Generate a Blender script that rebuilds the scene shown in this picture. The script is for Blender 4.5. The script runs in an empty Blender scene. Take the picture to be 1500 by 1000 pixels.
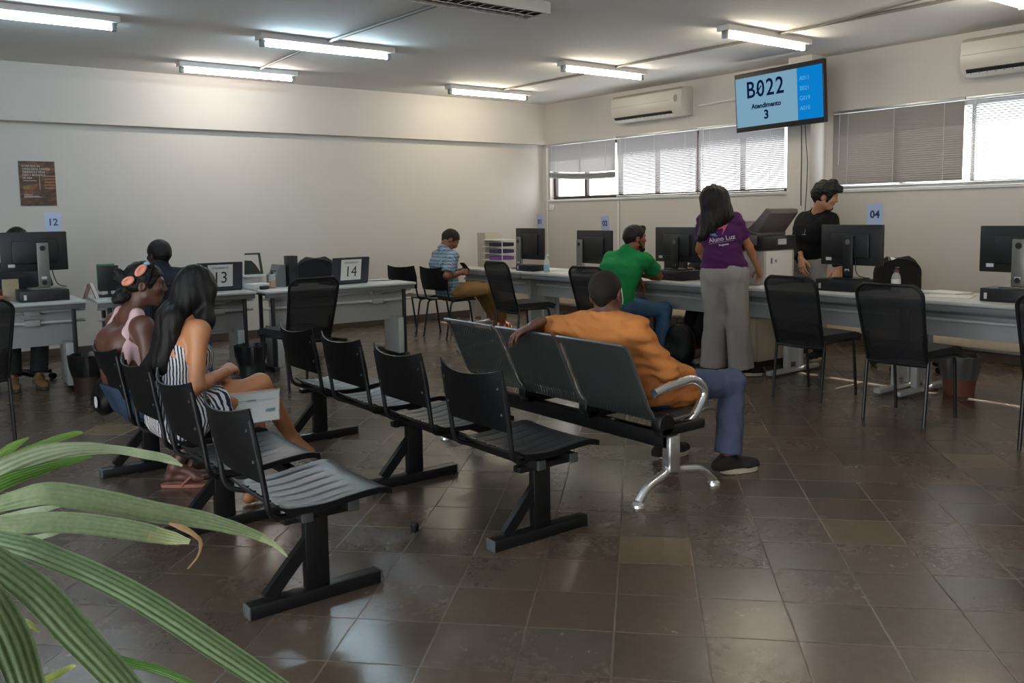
import bpy, bmesh, math, random
import numpy as np
from mathutils import Vector, Matrix
from mathutils.bvhtree import BVHTree

random.seed(7)
C = bpy.context.scene.collection
PI = math.pi
V = Vector


# ------------------------------------------------------------------ materials
def lin(c):
    if isinstance(c, str):
        c = c.lstrip('#')
        c = [int(c[i:i + 2], 16) / 255 for i in (0, 2, 4)]
        c = [x / 12.92 if x <= 0.04045 else ((x + 0.055) / 1.055) ** 2.4 for x in c]
    return (c[0], c[1], c[2], 1.0)


class NT:
    """small node-tree helper"""
    def __init__(s, name):
        s.m = bpy.data.materials.new(name)
        s.m.use_nodes = True
        s.t = s.m.node_tree
        s.t.nodes.clear()
        s.out = s.t.nodes.new('ShaderNodeOutputMaterial')

    def n(s, typ, **kw):
        nd = s.t.nodes.new(typ)
        for k, v in kw.items():
            if k in nd.inputs.keys():
                s.set(nd, k, v)
            else:
                setattr(nd, k, v)
        return nd

    def set(s, nd, key, v):
        i = nd.inputs[key]
        if hasattr(v, 'is_output'):
            s.t.links.new(v, i)
        else:
            i.default_value = v

    def l(s, a, b):
        s.t.links.new(a, b)

    def math(s, op, a, b=None, c=None):
        nd = s.t.nodes.new('ShaderNodeMath')
        nd.operation = op
        for i, v in enumerate((a, b, c)):
            if v is None:
                continue
            if hasattr(v, 'is_output'):
                s.t.links.new(v, nd.inputs[i])
            else:
                nd.inputs[i].default_value = v
        return nd.outputs[0]

    def obj(s):
        return s.n('ShaderNodeTexCoord').outputs['Object']

    def noise(s, scale, detail=3, rough=0.55, vec=None, sc=None):
        vec = vec or s.obj()
        if sc:
            mp = s.n('ShaderNodeMapping')
            mp.inputs['Scale'].default_value = sc
            s.l(vec, mp.inputs['Vector'])
            vec = mp.outputs[0]
        nd = s.n('ShaderNodeTexNoise', Scale=scale, Detail=detail, Roughness=rough)
        s.l(vec, nd.inputs['Vector'])
        return nd.outputs['Fac']

    def ramp(s, fac, stops):
        nd = s.n('ShaderNodeValToRGB')
        e = nd.color_ramp.elements
        while len(e) < len(stops):
            e.new(0.5)
        for i, (p, c) in enumerate(stops):
            e[i].position = p
            e[i].color = lin(c)
        s.l(fac, nd.inputs[0])
        return nd.outputs[0]

    def mix(s, fac, a, b):
        nd = s.t.nodes.new('ShaderNodeMix')
        nd.data_type = 'RGBA'
        for i, v in ((0, fac), (6, a), (7, b)):
            if hasattr(v, 'is_output'):
                s.t.links.new(v, nd.inputs[i])
            else:
                nd.inputs[i].default_value = lin(v) if i and isinstance(v, str) else v
        return nd.outputs[2]

    def bump(s, h, strength=0.2, dist=0.01):
        nd = s.n('ShaderNodeBump', Strength=strength, Distance=dist)
        s.l(h, nd.inputs['Height'])
        return nd.outputs[0]

    def bsdf(s, **kw):
        nd = s.n('ShaderNodeBsdfPrincipled')
        for k, v in kw.items():
            s.set(nd, k.replace('_', ' '), v)
        s.l(nd.outputs[0], s.out.inputs['Surface'])
        return nd


MATS = {}


def mat(name, col, rough=0.5, metal=0.0, var=0.06, vs=20, bump=0.0, bs=200, spec=0.5, sc=None, coat=0.0):
    """plain procedural surface: base colour with slight noise variation and optional bump"""
    if name in MATS:
        return MATS[name]
    t = NT(name)
    c = lin(col)
    nz = t.noise(vs, 3, sc=sc)
    dark = tuple(max(0, x * (1 - var * 2)) for x in c[:3]) + (1,)
    lite = tuple(min(1, x * (1 + var * 2)) for x in c[:3]) + (1,)
    cc = t.mix(nz, dark, lite)
    kw = dict(Base_Color=cc, Roughness=rough, Metallic=metal)
    b = t.bsdf(**kw)
    b.inputs['Specular IOR Level'].default_value = spec
    if coat:
        b.inputs['Coat Weight'].default_value = coat
    if bump:
        t.l(t.bump(t.noise(bs, 2, sc=sc), bump, 0.004), b.inputs['Normal'])
    MATS[name] = t.m
    return t.m


def emit(name, col, strength):
    if name in MATS:
        return MATS[name]
    t = NT(name)
    e = t.n('ShaderNodeEmission', Color=lin(col), Strength=strength)
    t.l(e.outputs[0], t.out.inputs['Surface'])
    MATS[name] = t.m
    return t.m


# ------------------------------------------------------------------ mesh building
def obj(name, bm, mats, parent=None, label=None, ang=35, smooth=True, loc=None, rz=None):
    me = bpy.data.meshes.new(name)
    if isinstance(bm, bmesh.types.BMesh):
        bm.to_mesh(me)
        bm.free()
    else:
        vs, fs = bm
        me.from_pydata([tuple(v) for v in vs], [], fs)
    for m in (mats if isinstance(mats, (list, tuple)) else [mats]):
        me.materials.append(m)
    if smooth:
        me.polygons.foreach_set('use_smooth', [True] * len(me.polygons))
        me.set_sharp_from_angle(angle=math.radians(ang))
    o = bpy.data.objects.new(name, me)
    C.objects.link(o)
    if parent is not None:
        o.parent = parent
    if label:
        o['label'] = label
    if loc is not None:
        o.location = loc
    if rz is not None:
        o.rotation_euler = (0, 0, rz)
    return o


def tag(o, label, cat, group=None, kind=None):
    o['label'] = label
    o['category'] = cat
    if group:
        o['group'] = group
    if kind:
        o['kind'] = kind
    return o


def thing(name, label, cat, loc=(0, 0, 0), rz=0.0, group=None):
    o = bpy.data.objects.new(name, None)
    o.empty_display_size = 0.05
    C.objects.link(o)
    o.location = loc
    o.rotation_euler = (0, 0, rz)
    return tag(o, label, cat, group)


def struct(name, bm, mats, **kw):
    o = obj(name, bm, mats, **kw)
    o['kind'] = 'structure'
    return o


def dup(root, loc, rz=0.0, label=None, group=None):
    r = root.copy()
    C.objects.link(r)
    r.location = loc
    r.rotation_euler = (0, 0, rz)
    if label:
        r['label'] = label
    if group:
        r['group'] = group
    for ch in list(root.children):
        c = ch.copy()
        C.objects.link(c)
        c.parent = r
        for g in ch.children:
            d = g.copy()
            C.objects.link(d)
            d.parent = c
    return r


def B():
    return bmesh.new()


def box(bm, lo, hi, bev=0.0, mi=0, segs=2, M=None):
    lo, hi = V(lo), V(hi)
    c, d = (lo + hi) / 2, hi - lo
    r = bmesh.ops.create_cube(bm, size=1.0, matrix=Matrix.Translation(c) @ Matrix.Diagonal((abs(d.x), abs(d.y), abs(d.z), 1)))
    vs = r['verts']
    if bev > 0:
        es = list({e for v in vs for e in v.link_edges})
        bev = min(bev, 0.49 * min(abs(d.x), abs(d.y), abs(d.z)))
        rr = bmesh.ops.bevel(bm, geom=es, offset=bev, segments=segs, affect='EDGES', profile=0.5)
        vs = list({v for f in rr['faces'] for v in f.verts} | {v for v in vs if v.is_valid})
    fs = {f for v in vs for f in v.link_faces}
    for f in fs:
        f.material_index = mi
    if M is not None:
        bmesh.ops.transform(bm, matrix=M, verts=vs)
    return vs


def tube(bm, pts, r, n=10, mi=0, cap=True, sx=1.0):
    """round tube along a polyline; r a number or one radius per point; sx flattens one axis"""
    pts = [V(p) for p in pts]
    rs = r if isinstance(r, (list, tuple)) else [r] * len(pts)
    rings = []
    ref = None
    for i, p in enumerate(pts):
        if i == 0:
            d = pts[1] - pts[0]
        elif i == len(pts) - 1:
            d = pts[-1] - pts[-2]
        else:
            d = (pts[i + 1] - p).normalized() + (p - pts[i - 1]).normalized()
        d.normalize()
        if ref is None:
            ref = V((0, 0, 1)) if abs(d.z) < 0.9 else V((1, 0, 0))
        a = (ref - d * ref.dot(d))
        if a.length < 1e-5:
            a = d.orthogonal()
        a.normalize()
        b = d.cross(a)
        ref = a
        ring = []
        for k in range(n):
            t = 2 * PI * k / n
            ring.append(bm.verts.new(p + a * (math.cos(t) * rs[i] * sx) + b * (math.sin(t) * rs[i])))
        rings.append(ring)
    for i in range(len(rings) - 1):
        for k in range(n):
            f = bm.faces.new((rings[i][k], rings[i][(k + 1) % n], rings[i + 1][(k + 1) % n], rings[i + 1][k]))
            f.material_index = mi
    if cap:
        for ring, rev in ((rings[0], True), (rings[-1], False)):
            f = bm.faces.new(ring[::-1] if rev else ring)
            f.material_index = mi
    return rings


def bar(bm, a, b, w, h, mi=0, up=(0, 0, 1), bev=0.0):
    """rectangular bar from a to b, w wide (sideways) and h high (along up)"""
    a, b = V(a), V(b)
    d = b - a
    L = d.length
    d.normalize()
    u = V(up)
    u = (u - d * u.dot(d)).normalized()
    s = d.cross(u)
    M = Matrix((d, s, u)).transposed().to_4x4()
    M.translation = (a + b) / 2
    return box(bm, (-L / 2, -w / 2, -h / 2), (L / 2, w / 2, h / 2), bev, mi, 1, M)


def smooth_path(pts, rad=0.05, n=5):
    """polyline with rounded corners"""
    pts = [V(p) for p in pts]
    out = [pts[0]]
    for i in range(1, len(pts) - 1):
        p, a, b = pts[i], pts[i - 1], pts[i + 1]
        r = min(rad, (a - p).length * 0.49, (b - p).length * 0.49)
        q0, q1 = p + (a - p).normalized() * r, p + (b - p).normalized() * r
        for k in range(n + 1):
            t = k / n
            out.append(q0 * (1 - t) ** 2 + p * 2 * t * (1 - t) + q1 * t * t)
    out.append(pts[-1])
    return out


def lathe(bm, prof, n=20, mi=0, M=None):
    """profile [(r,z)...] spun about z; r=0 ends close"""
    rings = []
    for r, z in prof:
        if r < 1e-6:
            rings.append([bm.verts.new((0, 0, z))])
        else:
            rings.append([bm.verts.new((r * math.cos(2 * PI * k / n), r * math.sin(2 * PI * k / n), z)) for k in range(n)])
    for a, b in zip(rings[:-1], rings[1:]):
        for k in range(n):
            k2 = (k + 1) % n
            if len(a) == 1 and len(b) == 1:
                continue
            if len(a) == 1:
                f = bm.faces.new((a[0], b[k2], b[k]))
            elif len(b) == 1:
                f = bm.faces.new((a[k], a[k2], b[0]))
            else:
                f = bm.faces.new((a[k], a[k2], b[k2], b[k]))
            f.material_index = mi
    if M is not None:
        bmesh.ops.transform(bm, matrix=M, verts=[v for r in rings for v in r])


def sheet(bm, fn, nu, nv, th, mi=0):
    """thick sheet from fn(u,v)->Vector on a grid, thickened along its normals"""
    P = [[V(fn(i / nu, j / nv)) for j in range(nv + 1)] for i in range(nu + 1)]
    N = [[None] * (nv + 1) for _ in range(nu + 1)]
    for i in range(nu + 1):
        for j in range(nv + 1):
            du = P[min(i + 1, nu)][j] - P[max(i - 1, 0)][j]
            dv = P[i][min(j + 1, nv)] - P[i][max(j - 1, 0)]
            N[i][j] = du.cross(dv).normalized()
    top = [[bm.verts.new(P[i][j] + N[i][j] * th / 2) for j in range(nv + 1)] for i in range(nu + 1)]
    bot = [[bm.verts.new(P[i][j] - N[i][j] * th / 2) for j in range(nv + 1)] for i in range(nu + 1)]
    fs = []
    for i in range(nu):
        for j in range(nv):
            fs.append(bm.faces.new((top[i][j], top[i + 1][j], top[i + 1][j + 1], top[i][j + 1])))
            fs.append(bm.faces.new((bot[i][j], bot[i][j + 1], bot[i + 1][j + 1], bot[i + 1][j])))
    for i in range(nu):
        fs.append(bm.faces.new((top[i][0], bot[i][0], bot[i + 1][0], top[i + 1][0])))
        fs.append(bm.faces.new((top[i][nv], top[i + 1][nv], bot[i + 1][nv], bot[i][nv])))
    for j in range(nv):
        fs.append(bm.faces.new((top[0][j], top[0][j + 1], bot[0][j + 1], bot[0][j])))
        fs.append(bm.faces.new((top[nu][j], bot[nu][j], bot[nu][j + 1], top[nu][j + 1])))
    for f in fs:
        f.material_index = mi


def rrect(w, h, r, n=5):
    """rounded rectangle outline centred on 0"""
    out = []
    for cx, cy, a0 in ((w / 2 - r, h / 2 - r, 0), (-w / 2 + r, h / 2 - r, 90), (-w / 2 + r, -h / 2 + r, 180), (w / 2 - r, -h / 2 + r, 270)):
        for k in range(n + 1):
            a = math.radians(a0 + 90 * k / n)
            out.append((cx + r * math.cos(a), cy + r * math.sin(a)))
    return out


def prism(bm, outline, th, M=None, mi=0, bev=0.0):
    """flat outline (list of 2D points, counter-clockwise) in the local xy plane, extruded from z=0 to z=th"""
    a = [bm.verts.new((x, y, 0)) for x, y in outline]
    b = [bm.verts.new((x, y, th)) for x, y in outline]
    fs = [bm.faces.new(a[::-1]), bm.faces.new(b)]
    n = len(a)
    for k in range(n):
        fs.append(bm.faces.new((a[k], a[(k + 1) % n], b[(k + 1) % n], b[k])))
    for f in fs:
        f.material_index = mi
    vs = a + b
    if bev:
        es = [e for f in fs[:2] for e in f.edges]
        rr = bmesh.ops.bevel(bm, geom=es, offset=bev, segments=2, affect='EDGES', profile=0.5)
        vs = list({v for f in rr['faces'] for v in f.verts} | {v for v in vs if v.is_valid})
    if M is not None:
        bmesh.ops.transform(bm, matrix=M, verts=vs)


def frame(o, x, y):
    """matrix with origin o, local x and y directions, z = x cross y"""
    x, y = V(x).normalized(), V(y).normalized()
    z = x.cross(y).normalized()
    y = z.cross(x)
    M = Matrix((x, y, z)).transposed().to_4x4()
    M.translation = V(o)
    return M


def text_mesh(s, size, align='CENTER', ext=0.0004, bold=0.0, space=1.0, shear=0.0):
    cu = bpy.data.curves.new('lettering_curve', 'FONT')
    cu.body = s
    cu.size = size
    cu.align_x = align
    cu.align_y = 'CENTER'
    cu.extrude = ext
    cu.offset = bold
    cu.space_character = space
    cu.shear = shear
    cu.resolution_u = 3
    o = bpy.data.objects.new('lettering_tmp', cu)
    C.objects.link(o)
    bpy.context.view_layer.update()
    me = bpy.data.meshes.new_from_object(o.evaluated_get(bpy.context.evaluated_depsgraph_get()))
    bpy.data.objects.remove(o)
    bpy.data.curves.remove(cu)
    return me


def text(name, s, size, M, m, parent=None, sx=1.0, **kw):
    me = text_mesh(s, size, **kw)
    me.transform(M @ Matrix.Diagonal((sx, 1, 1, 1)))
    me.materials.clear()
    me.materials.append(m)
    me.name = name
    o = bpy.data.objects.new(name, me)
    C.objects.link(o)
    if parent is not None:
        o.parent = parent
    return o
FLOOR_ROW = -0.525
SKY, SUN, LAMP = 6.0, 18.0, 3.3
FILL_OPENING = (-3.0, 4.0)  # extent of the opening added in the unseen wall for daylight fill

# ------------------------------------------------------------------ camera
cam_d = bpy.data.cameras.new('camera')
cam = bpy.data.objects.new('camera', cam_d)
C.objects.link(cam)
F_PX, CY, PITCH, ROLL, YAW = 1287.891, 442.09, 0.0985547, -0.0151382, 0.6488326
cam_d.sensor_fit = 'HORIZONTAL'
cam_d.sensor_width = 36
cam_d.lens = F_PX / 1500 * 36
cam_d.shift_y = (CY - 500) / 1500
cam_d.clip_start = 0.05
fw = V((math.sin(YAW) * math.cos(PITCH), math.cos(YAW) * math.cos(PITCH), -math.sin(PITCH)))
rt = V((math.cos(YAW), -math.sin(YAW), 0))
up = rt.cross(fw)
r2 = rt * math.cos(ROLL) + up * math.sin(ROLL)
u2 = -rt * math.sin(ROLL) + up * math.cos(ROLL)
M = Matrix((r2, u2, -fw)).transposed().to_4x4()
M.translation = (0, 0, 1.4)
cam.matrix_world = M
S = bpy.context.scene
S.camera = cam
S.view_settings.view_transform = 'Standard'
S.view_settings.look = 'None'
S.view_settings.gamma = 1.0
S.view_settings.use_curve_mapping = False
S.view_settings.exposure = 0.1
S.cycles.max_bounces = 8
S.cycles.diffuse_bounces = 5
S.cycles.transparent_max_bounces = 24
S.cycles.sample_clamp_indirect = 6.0
S.cycles.caustics_reflective = False
S.cycles.caustics_refractive = False

# ------------------------------------------------------------------ materials of the room
m_wall = mat('wall paint', '#c4bfb9', 0.7, var=0.02, vs=1.5, bump=0.05, bs=60)
m_ceil = mat('ceiling paint', '#dcdad8', 0.8, var=0.02, vs=1.2, bump=0.04, bs=50)
m_base = mat('slate baseboard', '#4a3f38', 0.45, var=0.15, vs=8)
m_sill = mat('white sill', '#dcdad6', 0.45, var=0.02)
m_brown = mat('brown aluminium', '#3a2e2a', 0.4, 0.3)
m_alu = mat('aluminium', '#b8bbbd', 0.35, 0.8, var=0.03)


def floor_material():
    t = NT('slate tile floor')
    sp = t.n('ShaderNodeSeparateXYZ')
    t.l(t.obj(), sp.inputs[0])
    tr, to, ts, ro = -0.79283, -0.07828, 0.29892, 0.0
    c, s = math.cos(tr), math.sin(tr)
    a = t.math('ADD', t.math('MULTIPLY', sp.outputs[0], c / ts), t.math('MULTIPLY_ADD', sp.outputs[1], s / ts, -to / ts))
    b = t.math('ADD', t.math('MULTIPLY', sp.outputs[0], -s / ts), t.math('MULTIPLY_ADD', sp.outputs[1], c / ts, FLOOR_ROW))
    wob = t.noise(3.0, 2)
    a = t.math('MULTIPLY_ADD', wob, 0.03, a)
    b = t.math('MULTIPLY_ADD', wob, -0.03, b)
    ca, cb = t.math('FLOOR', a), t.math('FLOOR', b)
    fa, fb = t.math('FRACT', a), t.math('FRACT', b)
    ea = t.math('MINIMUM', fa, t.math('SUBTRACT', 1.0, fa))
    eb = t.math('MINIMUM', fb, t.math('SUBTRACT', 1.0, fb))
    e = t.math('MINIMUM', ea, eb)
    grout = t.math('SUBTRACT', 1.0, t.math('SMOOTH_MIN', t.math('DIVIDE', e, 0.014), 1.0, 0.4))
    cell = t.n('ShaderNodeCombineXYZ')
    t.l(ca, cell.inputs[0]); t.l(cb, cell.inputs[1])
    wn = t.n('ShaderNodeTexWhiteNoise')
    t.l(cell.outputs[0], wn.inputs['Vector'])
    base = t.ramp(wn.outputs['Value'], [(0.0, '#453c36'), (0.3, '#4e433a'), (0.55, '#53473d'), (0.8, '#594c40'), (0.93, '#4f4741'), (0.97, '#4f4741'), (1.0, '#867250')])
    cl = t.noise(2.2, 5, 0.65)
    fine = t.noise(26, 5, 0.7)
    base = t.mix(t.ramp(cl, [(0.3, (0, 0, 0)), (0.7, (1, 1, 1))]), base, t.mix(0.55, base, '#5a4a3c'))
    base = t.mix(t.ramp(fine, [(0.45, (0, 0, 0)), (0.85, (1, 1, 1))]), base, t.mix(0.16, base, '#8a7c6c'))
    gcol = t.ramp(t.noise(0.9, 2), [(0.40, '#231e1a'), (0.56, '#7d7060')])
    col = t.mix(t.math('MULTIPLY', grout, 0.55), base, gcol)
    rough = t.math('ADD', t.math('MULTIPLY_ADD', cl, 0.12, 0.14), t.math('MULTIPLY', fine, 0.06))
    rough = t.math('MULTIPLY_ADD', grout, 0.3, rough)
    rough = t.math('MULTIPLY_ADD', t.math('FRACT', t.math('MULTIPLY', wn.outputs['Value'], 7.3)), 0.05, rough)
    bs = t.bsdf(Base_Color=col, Roughness=rough)
    bs.inputs['Specular IOR Level'].default_value = 0.62
    h = t.math('MULTIPLY_ADD', grout, -0.3, t.math('MULTIPLY_ADD', fine, 0.12, t.math('MULTIPLY', cl, 1.0)))
    h = t.math('ADD', h, t.math('MULTIPLY', wn.outputs['Value'], 0.2))
    t.l(t.bump(h, 0.35, 0.006), bs.inputs['Normal'])
    return t.m


X0, X1, Y0, Y1, ZC = -3.2, 8.26, -3.4, 10.1, 2.98
bm = B(); box(bm, (X0 - .15, Y0 - .15, -.1), (X1 + .2, Y1 + .15, 0))
struct('floor', bm, floor_material(), smooth=False)
bm = B(); box(bm, (X0 - .15, Y0 - .15, ZC), (X1 + .2, Y1 + .15, ZC + .12))
struct('ceiling', bm, m_ceil, smooth=False)
bm = B()
box(bm, (X0 - .15, Y1, 0), (X1 + .2, Y1 + .15, ZC))
box(bm, (X0, Y1 - .10, 2.405), (X1, Y1, ZC))            # the upper part of the wall stands forward as a lintel band
struct('wall_back', bm, m_wall, smooth=False)
bm = B()                                                 # unseen side wall; its wide opening is added to light the foreground
box(bm, (X0 - .15, Y0, 0), (X0, FILL_OPENING[0], ZC)); box(bm, (X0 - .15, FILL_OPENING[1], 0), (X0, Y1, ZC)); box(bm, (X0 - .15, FILL_OPENING[0], 2.3), (X0, FILL_OPENING[1], ZC))
struct('wall_left', bm, m_wall, smooth=False)
bm = B(); box(bm, (X0 - .15, Y0 - .15, 0), (X1 + .2, Y0, ZC)); struct('wall_front', bm, m_wall, smooth=False)
# wall with the windows
ZS, ZT = 1.61, 2.385
WIN = [(5.87, 9.93), (2.55, 5.33)]
bm = B()
box(bm, (X1, Y0, 0), (X1 + .2, Y1, ZS))
box(bm, (X1, Y0, ZT), (X1 + .2, Y1, ZC))
box(bm, (X1, Y0, ZS), (X1 + .2, WIN[1][0], ZT))
box(bm, (X1, WIN[1][1], ZS), (X1 + .2, WIN[0][0], ZT))
box(bm, (X1, WIN[0][1], ZS), (X1 + .2, Y1, ZT))
box(bm, (7.99, 5.42, 0), (X1, 5.70, ZC))                  # pillar beside the screen
struct('wall_right', bm, m_wall, smooth=False)
bm = B()
for y0, y1 in ((Y0, 5.42), (5.70, Y1)):
    box(bm, (X1 - .018, y0, 0), (X1, y1, .09), .004)
box(bm, (7.972, 5.402, 0), (7.99, 5.718, .09)); box(bm, (7.99, 5.402, 0), (X1, 5.42, .09)); box(bm, (7.99, 5.70, 0), (X1, 5.718, .09))
struct('baseboard_right', bm, m_base, smooth=False)
bm = B(); box(bm, (X0, Y1 - .018, 0), (X1 - .018, Y1, .09), .004); struct('baseboard_back', bm, m_base, smooth=False)
bm = B()
for a, b in WIN:
    box(bm, (X1 - .02, a - .03, ZS - .03), (X1 + .06, b + .03, ZS), .005)
struct('trim_1', bm, m_sill, smooth=False)
bm = B(); box(bm, (X1 - .05, 2.0, .12), (X1, 5.40, .21), .006); box(bm, (X1 - .05, 5.72, .12), (X1, Y1 - .02, .21), .006)
struct('trim_2', bm, mat('cream trunking', '#d8ccb4', 0.5))

# windows: frame, mullions and one pane per light
tg = NT('window glass')
mx = tg.n('ShaderNodeMixShader')
mx.inputs[0].default_value = 0.06
tr_ = tg.n('ShaderNodeBsdfTransparent'); gl_ = tg.n('ShaderNodeBsdfGlossy', Roughness=0.02)
tg.l(tr_.outputs[0], mx.inputs[1]); tg.l(gl_.outputs[0], mx.inputs[2]); tg.l(mx.outputs[0], tg.out.inputs['Surface'])
m_glass = tg.m
for wi, ((a, b), nl) in enumerate(zip(WIN, (6, 4))):
    xw = X1 + .10
    root = thing('window_%d' % (wi + 1), '%s window in the %s' % (('brown framed sliding', 'wall bay between room corner and pillar') if wi == 0 else ('aluminium framed sliding', 'wall bay past the pillar, under the big air conditioner')), 'window', (xw, (a + b) / 2, ZS))
    root['kind'] = 'structure'
    L = b - a
    bm = B()
    for z in (0, ZT - ZS - .045):
        box(bm, (-.03, -L / 2, z), (.03, L / 2, z + .045), .004)
    for k in range(nl + 1):
        y = -L / 2 + .02 + (L - .04) * k / nl
        box(bm, (-.03, y - .02, .045), (.03, y + .02, ZT - ZS - .045), .004)
    obj('window_frame', bm, m_brown if wi == 0 else m_alu, root)
    for k in range(nl):
        y0 = -L / 2 + .04 + (L - .04) * k / nl
        bm = B(); box(bm, (-.003, y0, .045), (.003, y0 + (L - .04) / nl - .04, ZT - ZS - .045))
        obj('pane', bm, m_glass, root, smooth=False)

# ------------------------------------------------------------------ sky and sun outside
W = bpy.data.worlds.new('sky')
S.world = W
W.use_nodes = True
bg = W.node_tree.nodes['Background']
bg.inputs[0].default_value = (0.93, 0.97, 1.0, 1)
bg.inputs[1].default_value = SKY
sun_d = bpy.data.lights.new('sun', 'SUN')
sun_d.energy = SUN
sun_d.angle = 0.009
sun_d.color = (1.0, 0.94, 0.84)
sun = bpy.data.objects.new('sun', sun_d)
C.objects.link(sun)
sun.location = (14, 5, 9)
sun.rotation_euler = V((-0.72, -0.02, -0.69)).to_track_quat('-Z', 'Y').to_euler()

# ------------------------------------------------------------------ blinds
tb = NT('blind slat')
df = tb.n('ShaderNodeBsdfDiffuse', Color=lin('#a5a5a9'))
tl = tb.n('ShaderNodeBsdfTranslucent', Color=lin('#d5d3d0'))
mx = tb.n('ShaderNodeMixShader')
mx.inputs[0].default_value = 0.05
tb.l(df.outputs[0], mx.inputs[1]); tb.l(tl.outputs[0], mx.inputs[2]); tb.l(mx.outputs[0], tb.out.inputs['Surface'])
m_slat = tb.m
m_slat_shaded = m_slat.copy()  # slat copy for one blind, its shade put into a darker colour
m_slat_shaded.name = 'shade-darkened blind slat'
for nd in m_slat_shaded.node_tree.nodes:
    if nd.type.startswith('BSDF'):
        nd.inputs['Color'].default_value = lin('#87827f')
m_cord = mat('blind cord', '#c8c8c6', 0.6)


def blind(y0, y1, zbot, tilt0, tilt1, label, sag=0.0, stack=0, tiltend=0.0, slat=None):
    L = y1 - y0
    xb = X1 - .045
    root = thing('venetian_blind', label, 'blind', (xb, (y0 + y1) / 2, ZT + .02), 0, 'venetian blinds at the windows')
    H = ZT + .02 - zbot
    bm = B(); box(bm, (-.014, -L / 2, -.028), (.014, L / 2, 0), .003); obj('headrail', bm, m_alu, root)
    bm = B()
    top, bot = -.045, -H + .015
    n = int((top - bot - stack * .006) / .021)
    zs = [(top - .021 * i, i / max(1, n - 1)) for i in range(n)] + [(bot + .006 * (k + 1), 1.0) for k in range(stack)]
    for z, f in zs:
        a = -math.radians(tilt0 + (tilt1 - tilt0) * f)
        # a slat: 25 mm wide, slightly crowned, running along y; positive tilt drops the room edge
        for s in range(2):
            w0, w1 = -.0125 + .0125 * s, .0125 * s
            pts = []
            for w, cr in ((w0, 0 if s == 0 else .0018), (w1, .0018 if s == 0 else 0)):
                pts.append((w * math.cos(a), z + w * math.sin(a) + cr))
            vs = []
            segs = 8
            for k in range(segs + 1):
                y = -L / 2 + .004 + (L - .008) * k / segs
                dz = -sag * f * (1 - (2 * k / segs - 1) ** 2) + tiltend * f * (k / segs - .5)
                vs.append([bm.verts.new((px, y, pz + dz)) for px, pz in pts])
            for k in range(segs):
                bm.faces.new((vs[k][0], vs[k + 1][0], vs[k + 1][1], vs[k][1]))
    obj('slats', bm, slat or m_slat, root, ang=80)
    bm = B()
    segs = 8
    pp = [(0, -L / 2 + L * k / segs, -H + .006 - sag * (1 - (2 * k / segs - 1) ** 2) + tiltend * (k / segs - .5)) for k in range(segs + 1)]
    tube(bm, pp, .008, 8)
    obj('bottom_rail', bm, m_alu, root)
    for y in (-L / 2 + .18, 0, L / 2 - .18):
        bm = B(); tube(bm, [(-.016, y, -.02), (-.016, y, -H + .01)], .0018, 5); obj('ladder_cord', bm, m_cord, root)
    bm = B(); tube(bm, [(-.024, L / 2 - .09, -.02), (-.026, L / 2 - .09, -.55)], .004, 6); obj('tilt_wand', bm, m_cord, root)
    return root


blind(8.52, 9.90, 1.90, 72, 62, 'grey venetian blind raised above two clear window lights in the corner', sag=.02, stack=9, tiltend=.05)
blind(7.12, 8.50, 1.62, 58, 30, 'venetian blind glowing white below, second from the corner', sag=.004)
blind(5.89, 7.10, 1.62, 56, 28, 'venetian blind behind the hanging screen, between corner bay and pillar', sag=.004)
blind(3.968, 5.31, 1.627, 76, 66, 'closed venetian blind next to the pillar, shade put into its slat colour', slat=m_slat_shaded)
blind(2.57, 3.958, 1.627, 20, 12, 'bright white open venetian blind below the big wall air conditioner')

# ------------------------------------------------------------------ ceiling lights
m_fix = mat('fixture enamel', '#c9c6c2', 0.45, var=0.02)
m_cap = mat('tube cap', '#8f9496', 0.4, 0.6)
TUBES = {'cool': emit('cool tube', (0.62, 0.86, 1.0), 26 * LAMP), 'pink': emit('pinkish tube', (1.0, 0.91, 0.83), 22 * LAMP), 'warm': emit('warm tube', (1.0, 0.89, 0.68), 20 * LAMP)}


def batten(x0, x1, y, kind, label, wide=.13):
    L = x1 - x0
    r = thing('ceiling_light', label, 'ceiling light', ((x0 + x1) / 2, y, ZC), 0, 'fluorescent battens on the ceiling')
    bm = B(); box(bm, (-L / 2, -wide / 2, -.05), (L / 2, wide / 2, 0), .006); obj('housing', bm, m_fix, r)
    bm = B(); tube(bm, [(-L / 2 + .06, 0, -.085), (L / 2 - .06, 0, -.085)], .017, 14); obj('fluorescent_tube', bm, TUBES[kind], r)
    for s in (-1, 1):
        bm = B(); box(bm, (s * (L / 2 - .035) - .02, -.025, -.11), (s * (L / 2 - .035) + .02, .025, -.05), .006); obj('lamp_holder', bm, m_cap, r)
    return r


batten(.62, 1.84, 7.47, 'cool', 'cool white fluorescent batten at the picture corner above desk 12', .16)
batten(2.96, 4.26, 7.45, 'cool', 'cool white fluorescent batten above desk 14, in front of the pinkish one', .16)
batten(2.80, 4.05, 9.17, 'pink', 'warm pinkish fluorescent batten close to the long back wall')
batten(5.97, 7.21, 9.1, 'warm', 'warm yellow batten farthest along, near the corner of the room')
batten(6.05, 7.26, 7.08, 'warm', 'warm yellow batten second along the window side, before the small air conditioner')
batten(6.08, 7.28, 5.0, 'warm', 'warm yellow batten above the standing workers, third along the window side')
batten(5.95, 7.2, 3.06, 'warm', 'warm yellow batten cut by the top edge near the big air conditioner')

batten(.0, 1.24, 2.5, 'cool', 'unseen cool batten added to light the foreground, above the front bench row')  # this batten and the next two are added out of view as fill
batten(2.95, 4.2, 1.3, 'pink', 'unseen pinkish batten added as fill light, before the steel bench')
batten(-1.9, -.65, 1.0, 'cool', 'unseen cool batten added as fill light beside the added opening, behind the palm')

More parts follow.
